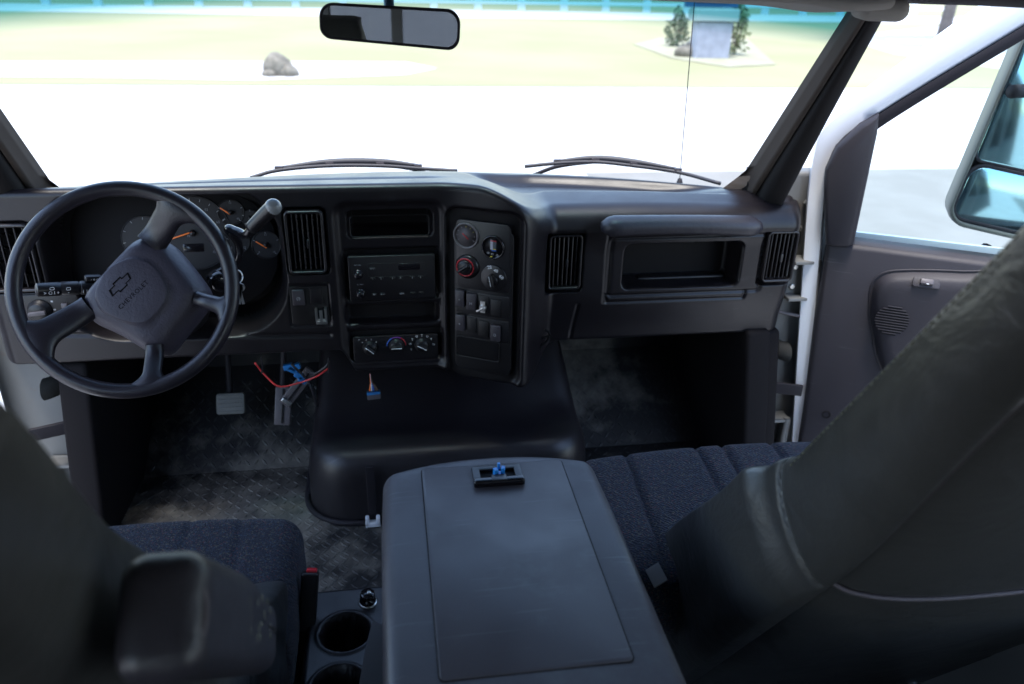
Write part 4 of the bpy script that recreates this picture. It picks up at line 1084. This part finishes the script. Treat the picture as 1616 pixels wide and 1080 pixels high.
# ---------------------------------------------------------------- doors (open about 60 degrees) and hinge pillars
DO = np.array([1.035, 1.835, 0.0]); DD = np.array([.88, -.475, 0.0]); DD /= np.linalg.norm(DD); DN = np.array([-DD[1], DD[0], 0.0])   # DN points forward, out of the cab side
if DN[1] < 0: DN = -DN
def dpl(u, v, off=0.0):
    d = _R*(u-808)+_U*(540-v)+_F*F_PX; o = DO+DN*off
    t = ((o-CAM)@DN)/(d@DN); P = CAM+d*t; return np.array([(P-DO)@DD, P[2]])
def door():
    t = thing('passenger_door', 'open white passenger door with dark grey inner trim and its window up', 'door', tuple(DO))
    M = basis(DD, (0, 0, 1), -DN, DO)        # X along the door, Y up, Z towards the cab
    def slab(name, pts, z0, z1, m, hole=None, parent=t, bev=.006, **kw):
        n = len(pts); c = np.mean(pts, 0)
        def inset(e): 
            out = []
            for i in range(n):
                a, b, q = pts[i-1], pts[i], pts[(i+1) % n]; e1 = b-a; e2 = q-b; n1 = np.array([-e1[1], e1[0]]); n2 = np.array([-e2[1], e2[0]])
                n1 = n1/(np.linalg.norm(n1)+1e-9); n2 = n2/(np.linalg.norm(n2)+1e-9); nn = n1+n2; nn /= (np.linalg.norm(nn)+1e-9); out.append(b+nn*e*sg)
            return out
        area = sum(pts[i-1][0]*pts[i][1]-pts[i][0]*pts[i-1][1] for i in range(n)); sg = 1 if area > 0 else -1
        rings = [[(p[0], p[1], z0) for p in pts], [(p[0], p[1], z1-bev) for p in pts], [(p[0], p[1], z1-bev*.35) for p in inset(bev*.35)], [(p[0], p[1], z1) for p in inset(bev)]]
        if sg < 0: rings = [r[::-1] for r in rings]
        return mesh(name, *loft(rings), m, parent, M, True, 40, **kw)
    D = lambda L, off=0: [dpl(u, v, off) for u, v in L]
    # white shell: upper frame as a swept band, lower as slab edge
    o_ = D([(1245, 760), (1252, 640), (1262, 480), (1272, 330), (1284, 240), (1300, 200), (1358, 155), (1439, 96), (1506, 46), (1640, -48)])
    i_ = D([(1270, 760), (1278, 640), (1290, 480), (1302, 330), (1306, 275), (1323, 232), (1361, 198), (1439, 148), (1550, 81), (1640, 27)])
    O = catmull(o_, 5); I = catmull(i_, 5); rings = []
    for a, b in zip(O, I):
        m_ = (a+b)/2; rings.append([(a[0], a[1], -.09), (a[0], a[1], -.012), (a[0]*.93+b[0]*.07, a[1]*.93+b[1]*.07, 0), (m_[0], m_[1], .004), (a[0]*.12+b[0]*.88, a[1]*.12+b[1]*.88, .002), (b[0], b[1], -.008), (b[0], b[1], -.09)])
    mesh('door_frame', *loft(rings), M_paint, t, M, True, 50)
    s0 = D([(1335, 222), (1361, 198), (1439, 148), (1550, 81), (1640, 27)]); s1 = D([(1350, 235), (1385, 204), (1476, 146), (1616, 62), (1660, 36)])
    A = catmull(s0, 5); B = catmull(s1, 5)
    mesh('window_seal', *loft([[(a[0], a[1], -.06), (a[0], a[1], .003), ((a[0]+b[0])/2, (a[1]+b[1])/2, .008), (b[0], b[1], .002), (b[0], b[1], -.06)] for a, b in zip(A, B)]), M_rubber, t, M, True, 50)
    # window glass
    g = D([(1345, 385), (1380, 208), (1476, 146), (1616, 62)], .02); W_ = 1.25
    gt = g[-1]; 
    top = [g[0], g[1], g[2], g[3], g[3]+(g[3]-g[2])*.35, np.array([W_, g[3][1]+.12]), np.array([W_, g[0][1]])]
    mesh('window_glass', [(p[0], p[1], -.02) for p in top], [tuple(range(len(top)))], M_glass, t, M, False)
    # inner trim panel
    zs = dpl(1345, 384)[1]; x0 = dpl(1305, 384)[0]; xb = dpl(1262, 700)[0]
    pts = [np.array(p) for p in ((x0, zs), (x0+.06, zs+.003), (1.2, zs-.006), (1.2, -.05), (xb+.0, -.05), (dpl(1268, 640)[0], dpl(1268, 640)[1]), (dpl(1285, 500)[0], dpl(1285, 500)[1]))]
    tp = slab('trim_panel', pts, -.05, .028, M_door, bev=.014)
    # window sill top bevel strip
    # speaker pod / armrest bulge
    q = D([(1372, 500), (1375, 455), (1392, 434), (1430, 428), (1520, 430), (1640, 440), (1660, 560), (1560, 640), (1420, 610), (1388, 575)], -.03)
    Q = catmull(q+[q[0]], 5)[:-1]; c = np.mean(Q, 0)
    rings = [[((p[0]-c[0])*f+c[0], (p[1]-c[1])*f+c[1], z) for p in Q] for f, z in ((1.03, .020), (1.03, .0285), (1.0, .030), (.985, .026), (.97, .030), (.93, .047), (.86, .058), (.7, .062))]
    if sum(Q[i-1][0]*Q[i][1]-Q[i][0]*Q[i-1][1] for i in range(len(Q))) < 0: rings = [r[::-1] for r in rings]
    pod = mesh('speaker_pod', *loft(rings, False, True), M_door, t, M)
    sc = dpl(1407, 507, -.06); R = .040
    for k in range(11):
        yy = -R+2*R*(k+.5)/11; hw = math.sqrt(R*R-yy*yy)
        mesh('speaker_slot', *cube(2*hw, .0028, .004, (0, 0, 0)), M_deep if True else M_dash, pod, M @ T((sc[0], sc[1]+yy, .0605)), False)
        mesh('speaker_rib', *plate(2*hw, .0022, .004, .001, .0006), M_door, pod, M @ T((sc[0], sc[1]+yy+.0036, .0605)))
    w = dpl(1461, 445, -.05)
    sw = mesh('window_switch', *plate(.062, .026, .003, .006, .001), M_door, t, M @ T((w[0], w[1], .058)) @ RX(-35))
    mesh('switch_rocker', *plate(.030, .014, .010, .003, .002), M_grey, t, M @ T((w[0], w[1]+.002, .060)) @ RX(-35)); mesh('switch_mark', *plate(.006, .004, .0006, .001, .0002), M_white, t, M @ T((w[0]+.002, w[1]+.003, .0705)) @ RX(-35))
    h = dpl(1304, 655, -.03); mesh('screw_recess', *lathe([(.012, 0), (.012, .0022), (.009, .003), (.007, -.0)], 20), M_deep, t, M @ T((h[0], h[1], .0275)))
    # sail cover at the front corner of the window
    s = D([(1303, 384), (1300, 300), (1302, 268), (1319, 231), (1357, 196), (1387, 180), (1384, 210), (1347, 384), (1338, 388), (1318, 388)], -.02)
    slab('sail_cover', [np.array(p) for p in s], -.03, .040, M_door, bev=.012)
    # outer skin and lower door
    mesh('outer_skin', *cube(1.2, 1.0, .012, (.6, .22, -.10)), M_paint, t, M, False)
    # towing mirror outside
    mt = thing('towing_mirror', 'tall blue tinted outside mirror with a small convex glass below, beyond the passenger window', 'mirror', tuple(at(1560, 220, y=1.78)))
    ctr = np.array(at(1652, 215, y=1.75)); dv = Vector(ctr-CAM).normalized(); out = (Vector((-.02, -1, -.03)).normalized()-dv).normalized(); r = Vector((0, 0, 1)).cross(out).normalized(); up = out.cross(r)
    MM = basis(r, up, out, ctr) @ RZ(-9)
    mesh('mirror_housing', *loft([[(x*f, y*f, z) for x, y in rrpts(.292, .512, .05, 6)] for f, z in ((.85, -.10), (.97, -.07), (1, -.02), (1, .008), (.975, .012), (.95, .008))], True, False), mat('mirror_shell', (.12, .115, .10), .5), mt, MM)
    tint = mat('mirror_teal', (.30, .46, .50), .10, metal=1)
    mesh('flat_glass', *plate(.275, .325, .006, .02, .002, .002), tint, mt, MM @ T((0, .075, 0)))
    mesh('glass_gasket', *frame(.287, .337, .008, .008, .025, .002, 0), M_rubber, mt, MM @ T((0, .075, 0)))
    mesh('convex_glass', *plate(.270, .135, .006, .035, .002, .003), tint, mt, MM @ T((0, -.168, 0)) @ RX(3))
    mesh('glass_gasket', *frame(.286, .150, .009, .010, .040, .002, 0), M_rubber, mt, MM @ T((0, -.168, 0)))
    for zz in (-.30, .16):
        e = np.array(MM @ Vector((0, zz, -.05))); b0 = DO+DD*.35+DN*.09+np.array([0, 0, max(.62, e[2]-.05)])
        mesh('mirror_arm', *tube([b0, b0*.5+e*.5+np.array([0, 0, -.02]), e], .016, 10, 5), M_rubber, mt)
door()

def ddoor():
    DL = np.array([-1.035, 1.835, 0]); dd = np.array([-.88, -.475, 0]); dd /= np.linalg.norm(dd); dn = np.array([-.475, .88, 0]); dn /= np.linalg.norm(dn)
    t = thing('driver_door', 'white edge of the open driver door at the far left', 'door', tuple(DL)); M = basis(-dd, (0, 0, 1), -dn, DL)
    mesh('door_frame', *soft_box(.05, 1.0, .09, .02, .05), M_paint, t, M @ T((-.02, .19, -.045)))
    mesh('trim_panel', *soft_box(1.10, .78, .07, .03, .1), M_door, t, M @ T((-.60, .25, -.02)))
    mesh('outer_skin', *cube(1.2, 1.0, .012, (-.6, .22, -.10)), M_paint, t, M, False)
    mesh('upper_frame', *tube([(-.02, .68, -.04), (-.35, 1.05, -.04), (-.6, 1.28, -.04), (-1.1, 1.33, -.04)], .03, 10, 6), M_paint, t, M)
ddoor()

def jamb(s):
    side = 'passenger' if s > 0 else 'driver'
    t = thing('hinge_pillar', f'grey painted {side} side hinge pillar with brackets and a pleated cable boot', 'door jamb', (s*1.0, 1.9, 0))
    mesh('pillar_face', *soft_box(.20, .06, 1.02, .012, .1), M_jamb, t, T((s*1.03, 1.925, .37)))
    if s > 0: mesh('pillar_return', *soft_box(.05, .34, .50, .012, .1, lambda V: V+np.stack([0*V[:, 0], .26*(V[:, 2]-.25), 0*V[:, 0]], 1)), M_kick, t, T((s*.945, 2.02, .205)))
    mesh('rocker_sill', *soft_box(.10, 1.6, .10, .02, .2), M_paint, t, T((s*.985, 1.10, -.055)))
    for z in (.60, .115):
        M = T((s*1.005, 1.885, z))
        h = raw('hinge', [cube(.085, .012, .115, (0, 0, 0), .004), cube(.012, .05, .11, (s*.036, -.022, 0), .003), cube(.07, .05, .008, (0, -.022, .052), .002), cube(.07, .05, .008, (0, -.022, -.052), .002), xf(lathe([(.009, -.06), (.009, .06)], 14), T((s*.03, -.042, 0)))], M_jamb, t, M)
        for dz in (-.028, .028): mesh('bolt', *lathe([(.008, 0), (.008, .006), (.006, .007)], 6), M_chrome, h, M @ T((-s*.012, -.006, dz)) @ RX(90), False)
    # pleated boot
    rings = []
    for k in range(17):
        a = k/16; c = np.array([s*(.955+.055*a), 1.880-.02*math.sin(a*math.pi*.6), .395-.015*a]); r = .022+(.006 if k % 2 else -.006)
        rings.append([tuple(c+np.array([.15*r*math.cos(q)*0, r*math.cos(q), r*math.sin(q)])) for q in np.linspace(0, 2*math.pi, 18, endpoint=False)])
    mesh('cable_boot', *loft(rings), M_boot, t, None, True, 25)
    mesh('check_strap', *soft_box(.125, .010, .034, .003, .03), M_rubber, t, T((s*.985, 1.828, .285)) @ RZ(-s*18) @ RY(s*2))
    mesh('check_arm', *tube([(s*.95, 1.87, .505), (s*.98, 1.86, .500), (s*1.02, 1.85, .494)], .005, 8, 4), M_grey, t)
    for (dx, z) in ((1.0, .80), (.99, .73)):
        mesh('bolt', *lathe([(.010, 0), (.010, .006), (.007, .008)], 6), M_jamb, t, T((s*dx, 1.893, z)) @ RX(90), False)
    if s > 0: mesh('fender_edge', *soft_box(.04, .10, 1.02, .012, .1), M_paint, t, T((s*1.135, 1.93, .40)))
    if s < 0:
        for o in list(bpy.data.objects):
            if o.parent == t: o.matrix_basis = T((.075, 0, 0)) @ o.matrix_basis
for s in (1, -1): jamb(s)

# ---------------------------------------------------------------- seats
def cushion(name, x0, x1, y0, y1, zt, parent, seams=(), dip=.012, sdep=.009):
    sx, sy, sz = x1-x0, y1-y0, .15; cx, cy = (x0+x1)/2, (y0+y1)/2
    def fn(V):
        x = V[:, 0]; y = V[:, 1]; z = V[:, 2]; top = sstep(-.02, .09, z)
        V[:, 2] += top*(-dip*np.exp(-(x/(sx*.33))**2)*sstep(.25, -.1, y)+.006*np.cos(x/sx*math.pi*.9))
        for q in seams:
            if len(q) == 1: V[:, 2] -= .010*np.exp(-((x+cx-q[0])/.0075)**2)*top
            else:
                (ax, ay), (bx, by) = q; tt = np.clip(((x+cx-ax)*(bx-ax)+(y+cy-ay)*(by-ay))/((bx-ax)**2+(by-ay)**2), 0, 1)
                V[:, 2] -= sdep*np.exp(-(np.hypot(x+cx-ax-tt*(bx-ax), y+cy-ay-tt*(by-ay))/.006)**2)*top
        V[:, 1] += -.020*(2*x/sx)**2*sstep(0, sy/2, y)
        return V
    return mesh(name, *soft_box(sx, sy, sz, .042, .007, fn, 7), M_fabric, parent, T((cx, cy, zt-sz/2)))

def backrest(t, s, x_in, r_deg, base, H, Wd, outer_x):
    """reclined backrest; s=+1: its inner side faces -x (towards the middle of the cab)"""
    a = math.radians(r_deg); up = np.array([0, -math.sin(a), math.cos(a)]); fw = np.array([0, math.cos(a), math.sin(a)]); rt = np.array([s, 0, 0.0])
    Th = .155; Wd = Wd+.09 if s > 0 else Wd
    # half section, (inward distance from the side plane, front-back)
    sec = [(.050, .078), (.020, .079), (.006, .074), (.001, .064), (-.005, .035), (-.006, .0), (-.002, -.030), (.008, -.050), (.022, -.062), (.033, -.064), (.039, -.0585), (.045, -.063), (.060, -.070), (.095, -.078), (.15, -.084), (.22, -.087), (.30, -.088), (.38, -.088), (.45, -.086)]
    sec = [np.array(p) for p in sec]; full = catmull(sec, 4); m = len(full)
    rings = []; nh = 420; hs = np.linspace(-.34, H, nh)
    for h in hs:
        q = h/H; taper = (.022*sstep(.30, 1.0, q) if s > 0 else .024*math.exp(-((h-.95)/.17)**2))+.03*sstep(.88, 1.0, q)**2
        endr = math.sqrt(max(0, 1-((q-.90)/.10)**2)) if q > .90 else 1
        endr = max(endr, .12)
        ring = []
        gv = .010*math.exp(-((h-HS)/.007)**2)
        low = .014*sstep(HS, HS-.05, h)
        for k, p in enumerate(full):
            d, f = p; d = d+taper*1.0; nrm = np.array([-1.0, 0]) if k < m*.46 else (np.array([0, -1.0]) if k > m*.56 else np.array([-.6, -.6]))
            kk = k/m
            hs_k = HS + .055*(1-min(1, kk/.42)) + (.13*(d-.045) if kk > .55 else 0)   # the side seam sweeps upward towards the front edge
            gv = .010*math.exp(-((h-hs_k)/.0042)**2)+.004*sstep(hs_k+.03, hs_k, h)*0
            lo = low*(1 if k < m*.45 else 0)
            d2 = d-(-1)*0+(-nrm[0])*gv*1.0-lo*1.0; f2 = f-nrm[1]*gv+.012*lo
            if k < m*.46: f2 += (.020 if s > 0 else .01)*sstep(HS, HS-.06, h)*sstep(-.03, .06, f)+.045*sstep(HS-.05, HS-.45, h)*sstep(-.03, .06, f)
            if s < 0 and k < m*.46: f2 += .10*sstep(.60, .05, h)*sstep(-.03, .06, f)
            if s > 0 and k < m*.45: f2 -= .020*sstep(HS, HS+.08, h)*sstep(-.03, .06, f)
            ring.append((d2, f2*(.85+.15*endr)))
        W2 = Wd
        # mirror to make the far half, closed loop
        rs_ = 1.42-.72*sstep(HS, .95, h) if s > 0 else 1.15-.3*sstep(.7, 1.2, h)
        ring = [(d, f*rs_ if f < 0 else f) for d, f in ring]
        far = [(W2-d, f*(rs_ if f < 0 else 1)) for d, f in [(.14, -.088), (.07, -.088), (.03, -.084), (.004, -.065), (.0, -.03), (.0, .03), (.010, .066), (.04, .080), (.10, .082)]]
        loop = ring+far
        rings.append([tuple(base+rt*(x_in*0+d)+up*(h)+fw*(f*endr)) for d, f in loop])
    if s < 0: rings = [r[::-1] for r in rings]
    V, Fc = loft(rings)
    return V, Fc, up, fw, rt
HS = .475
def seats():
    # passenger bench
    t = thing('passenger_seat', 'large reclined passenger seat with patterned blue fabric cushion and dark vinyl back', 'seat', (.63, 1.0, 0))
    sm = [((at(990, 727, z=.4)[0], 1.40), (at(1045, 890, z=.4)[0], 1.0)), ((at(1098, 715, z=.4)[0], 1.40), (at(1145, 810, z=.4)[0], 1.0)), ((at(1140, 712, z=.4)[0], 1.40), (at(1172, 790, z=.4)[0], 1.0)), ((at(1215, 708, z=.4)[0], 1.40), (at(1245, 750, z=.4)[0], 1.0))]
    cushion('seat_cushion', .28, .935, .985, 1.395, .415, t, sm, .004, .010)
    base = np.array([.402, 1.01, .30]); V, Fc, up, fw, rt = backrest(t, 1, .385, 31, base, 1.10, .54, .95)
    mesh('backrest', V, Fc, M_leather, t)
    # piping along the rear corner seam and across the back
    def P(d, f, h): return base+rt*(d+.022*sstep(.30, 1.0, h/1.10))+up*h+fw*f
    mesh('rear_seam', *tube([P(.039, -.060*(1.42-.72*sstep(HS, .95, h)), h) for h in np.linspace(-.3, 1.0, 60)], .0022, 8), M_leather2, t)
    mesh('cross_piping', *tube([P(d, f*1.42+.0005, HS+.13*(d-.045)) for d, f in ((.041, -.061), (.060, -.070), (.095, -.078), (.15, -.084), (.22, -.087), (.30, -.088), (.38, -.088), (.45, -.086))], .0030, 8, 6), M_piping, t)
    sv = []
    for h in np.arange(HS+.07, .98, .011):
        p = P(-.0025, .046, h); sv.append(tube([p-up*.0032, p+up*.0032], .0011, 5))
    mesh('stitching', *join(sv), M_stitch, t, kind='stuff')
    # driver seat
    t = thing('driver_seat', 'dark vinyl driver seat with patterned blue fabric cushion at the lower left', 'seat', (-.53, .9, 0))
    sm = [((at(300, 826, z=.4)[0], 1.32), (at(290, 900, z=.4)[0], .9)), ((at(380, 826, z=.4)[0], 1.32), (at(375, 900, z=.4)[0], .9))]
    c = cushion('seat_cushion', -.84, -.265, .93, 1.285, .405, t, sm, .012, .004)
    h = at(187, 877, z=.415); mesh('burn_hole', *lathe([(.0055, -.003), (.0055, .0012), (.003, .0008)], 12), M_deep, c, T((h[0], h[1], .408)))
    base = np.array([-.290, 1.075, .102]); V, Fc, up, fw, rt = backrest(t, -1, -.3, 36, base, 1.34, .55, -.9)
    mesh('backrest', V, Fc, M_leather, t)
    def P(d, f, h): return base+rt*d+up*h+fw*f
    mesh('rear_seam', *tube([P(.039, -.060*(1.15-.3*sstep(.7, 1.2, h)), h) for h in np.linspace(.0, 1.2, 60)], .0022, 8), M_leather2, t)
    # folded armrest
    q = math.radians(47); Nn = np.array([-.222, .49, .957]); Ld = np.array([0, math.cos(q), -math.sin(q)]); Dn = np.array([0, -math.sin(q), -math.cos(q)])
    cA = Nn+Ld*.175+Dn*.044+np.array([-.033, 0, 0])
    def fa(V):
        y = V[:, 1]; V[:, 2] -= .016*sstep(.0, .18, y)*(V[:, 2] > 0); V[:, 0] *= 1+.05*np.cos(y*12); return V
    ar = mesh('armrest', *soft_box(.066, .35, .092, .022, .008, fa, 7), M_arm, t, T(cA) @ RX(-47))
    mesh('armrest_piping', *tube([cA-Ld*.163+np.array([.033*math.cos(w), 0, 0])*.94+(-Dn)*.044*.93*math.sin(w) for w in np.linspace(-.9, 1.9, 16)], .0016, 6, 3), M_piping, ar)
    for k in range(16):
        p = Nn+Ld*rng.uniform(.15, .30)+Dn*rng.uniform(.02, .06)+np.array([.0012, 0, 0])
        mesh('wear_mark', *soft_box(.0010, rng.uniform(.0015, .003), rng.uniform(.003, .009), .0004, .01), M_stitch, ar, T(p) @ RX(-20))
seats()

def centre():
    zt = .60
    t = thing('centre_console', 'folded down centre seat back forming a flat grey lidded console between the seats', 'console', (.065, .8, .3))
    x0, x1 = -.112, .245; cx = (x0+x1)/2; w = x1-x0; yf = 1.125; yb = .36
    def fn(V):
        x, y = V[:, 0], V[:, 1]; fr_ = sstep(.10, .38, y)
        V[:, 1] += -.030*(2*x/w)**2*fr_+.012*(2*x/w)*fr_*-1*0
        V[:, 0] *= 1-.02*sstep(.2, .38, y)
        V[:, 2] += np.where(V[:, 2] > 0, -.004*(2*x/w)**4, 0)
        return V
    lid = mesh('lid', *soft_box(w, yf-yb, .075, .022, .012, fn, 6), M_lid, t, T((cx, (yf+yb)/2, zt-.0375)))
    mesh('lower_shell', *soft_box(w-.03, yf-yb-.05, .12, .03, .05), M_dash2, t, T((cx, (yf+yb)/2-.01, zt-.13)))
    c = [at(668, 745, z=zt), at(888, 723, z=zt), at(990, 1030, z=zt), at(690, 1065, z=zt)]
    px0, px1 = (c[0][0]+c[3][0])/2, (c[1][0]+c[2][0])/2; py0, py1 = .662, (c[0][1]+c[1][1])/2
    mesh('panel_gap', *plate(px1-px0+.003, py1-py0+.003, .0012, .0085, .0003, -.0008), M_deep, lid, T(((px0+px1)/2, (py0+py1)/2, zt)))
    mesh('lid_panel', *plate(px1-px0, py1-py0, .0022, .007, .0009, -.0008), M_lid, lid, T(((px0+px1)/2, (py0+py1)/2, zt)))
    # latch
    P = at(785, 752, z=zt); M = T((P[0], P[1], zt+.001)) @ RZ(0)
    l = mesh('latch', *frame(.080, .046, .012, .006, .004, .001), M_blk, t, M)
    mesh('latch_well', *plate(.060, .028, .001, .004, .0003), M_deep, l, M)
    mesh('latch_bar', *soft_box(.082, .014, .014, .004, .01), M_gloss, l, M @ T((0, -.022, .004)))
    mesh('latch_tongue', *plate(.024, .016, .004, .001, .001, .008), M_blk, l, M @ T((0, -.020, 0)))
    cl = [xf(cube(.006, .008, .014, (-.006, 0, .010)), RZ(20)), xf(cube(.006, .008, .016, (.006, .002, .010)), RZ(-15)), cube(.017, .010, .008, (0, 0, .004)), xf(cube(.004, .005, .010, (0, .005, .018)), RZ(0))]
    raw('blue_catch', cl, mat('blue_catch_plastic', (.03, .28, .75), .3), l, M @ T((.002, -.003, 0)))
    # low floor console with cup holders between driver seat and centre seat
    zc = .30
    t2 = thing('cup_holder_console', 'low black floor console with two round cup holders beside the driver seat', 'cup holder', (-.19, 1.0, 0))
    A = at(470, 1085, z=zc); B = at(600, 930, z=zc)
    cup1 = at(545, 998, z=zc); cup2 = at(535, 1085, z=zc)
    xL, xR = at(478, 1000, z=zc)[0], -.03; yF = at(540, 925, z=zc)[1]; yB = .72
    # deck grid with holes sunk in
    X = np.arange(xL, xR, .003); Y = np.arange(yB, yF, .003); gx, gy = np.meshgrid(X, Y)
    z = np.full(gx.shape, zc)
    r1 = .043
    for c_, r_ in ((cup1, r1), (cup2, r1)):
        d = np.hypot(gx-c_[0], gy-c_[1]); z = z-.085*sstep(r_, r_-.004, d)+.003*np.exp(-((d-r_-.004)/.003)**2)
    eg = np.minimum(np.minimum(gx-xL, xR-gx), yF-gy); z = z-.02*np.clip(1-eg/.012, 0, 1)**2-.10*(eg < .002)
    n = gx.shape[1]; a = np.array([j*n+i for j in range(gx.shape[0]-1) for i in range(n-1)])
    mesh('console_deck', np.stack([gx.ravel(), gy.ravel(), z.ravel()], 1), np.stack([a, a+1, a+n+1, a+n], 1), M_engine, t2)
    mesh('console_body', *soft_box(xR-xL-.004, yF-yB-.004, .20, .01, .05), M_dash2, t2, T(((xL+xR)/2, (yF+yB)/2, zc-.16-.03)))
    s = at(580, 925, z=zc+.02)
    mesh('lighter_socket', *lathe([(.020, 0), (.020, .003), (.015, .004), (.013, .024), (.012, .026)], 24), M_gloss, t2, T((s[0], s[1]-.02, zc-.004)))
    mesh('lighter_ring', *lathe([(.0165, .003), (.0165, .006), (.0145, .007)], 24), M_chrome, t2, T((s[0], s[1]-.02, zc-.004)))
    mesh('lighter_cap', *lathe([(.004, .026), (.004, .0285)], 12), M_chrome, t2, T((s[0]+.003, s[1]-.02, zc-.004)))
    q = at(565, 1010, z=zc-.08)
    for k in range(3): mesh('holder_rib', *tube([(cup1[0]+.030*math.cos(a_), cup1[1]+.030*math.sin(a_), zc-.07-.002*k) for a_ in np.linspace(-1.2+.5*k, .2+.5*k, 10)], .0015, 6), M_grey, t2)
    # seat belt buckle
    b = at(487, 950, z=.33); bt = thing('seat_belt_buckle', 'black seat belt buckle with a red release button beside the driver seat', 'buckle', b)
    Mb = T(b) @ RX(-25) @ RY(6)
    mesh('buckle_body', *soft_box(.030, .022, .105, .005, .02), M_dash2, bt, Mb); mesh('release_button', *soft_box(.018, .014, .010, .002, .01), M_buckred, bt, Mb @ T((.002, .004, .052)))
    mesh('buckle_stalk', *soft_box(.024, .008, .20, .003, .04), M_rubber, bt, Mb @ T((0, 0, -.14)))
    # grey belt webbing beside the console
    w = thing('seat_belt', 'grey seat belt webbing draped between the cup holders and the centre console', 'seat belt', at(590, 1040, z=.36))
    pts = [at(600, 985, z=.36), at(590, 1030, z=.38), at(580, 1090, z=.40), at(570, 1150, z=.40)]
    Lf = catmull(pts, 6); rings = []
    for p in Lf: rings.append([tuple(p+np.array([-.012, 0, .010])), tuple(p+np.array([.022, 0, -.016])), tuple(p+np.array([.022, 0, -.018])), tuple(p+np.array([-.012, 0, .008]))])
    mesh('webbing', *loft(rings), M_belt, w, None, False)
    w = thing('seat_tag', 'small pale fabric tag poking up between console and passenger seat', 'tag', at(1036, 908, z=.44))
    P = at(1036, 908, z=.43); mesh('tag_cloth', *soft_box(.026, .034, .003, .0012, .01, lambda V: V+np.stack([0*V[:, 0], 0*V[:, 0], .006*np.sin(V[:, 1]*60)], 1)), M_belt, w, T(P) @ RY(-35))
centre()
print('objects', len(bpy.data.objects))
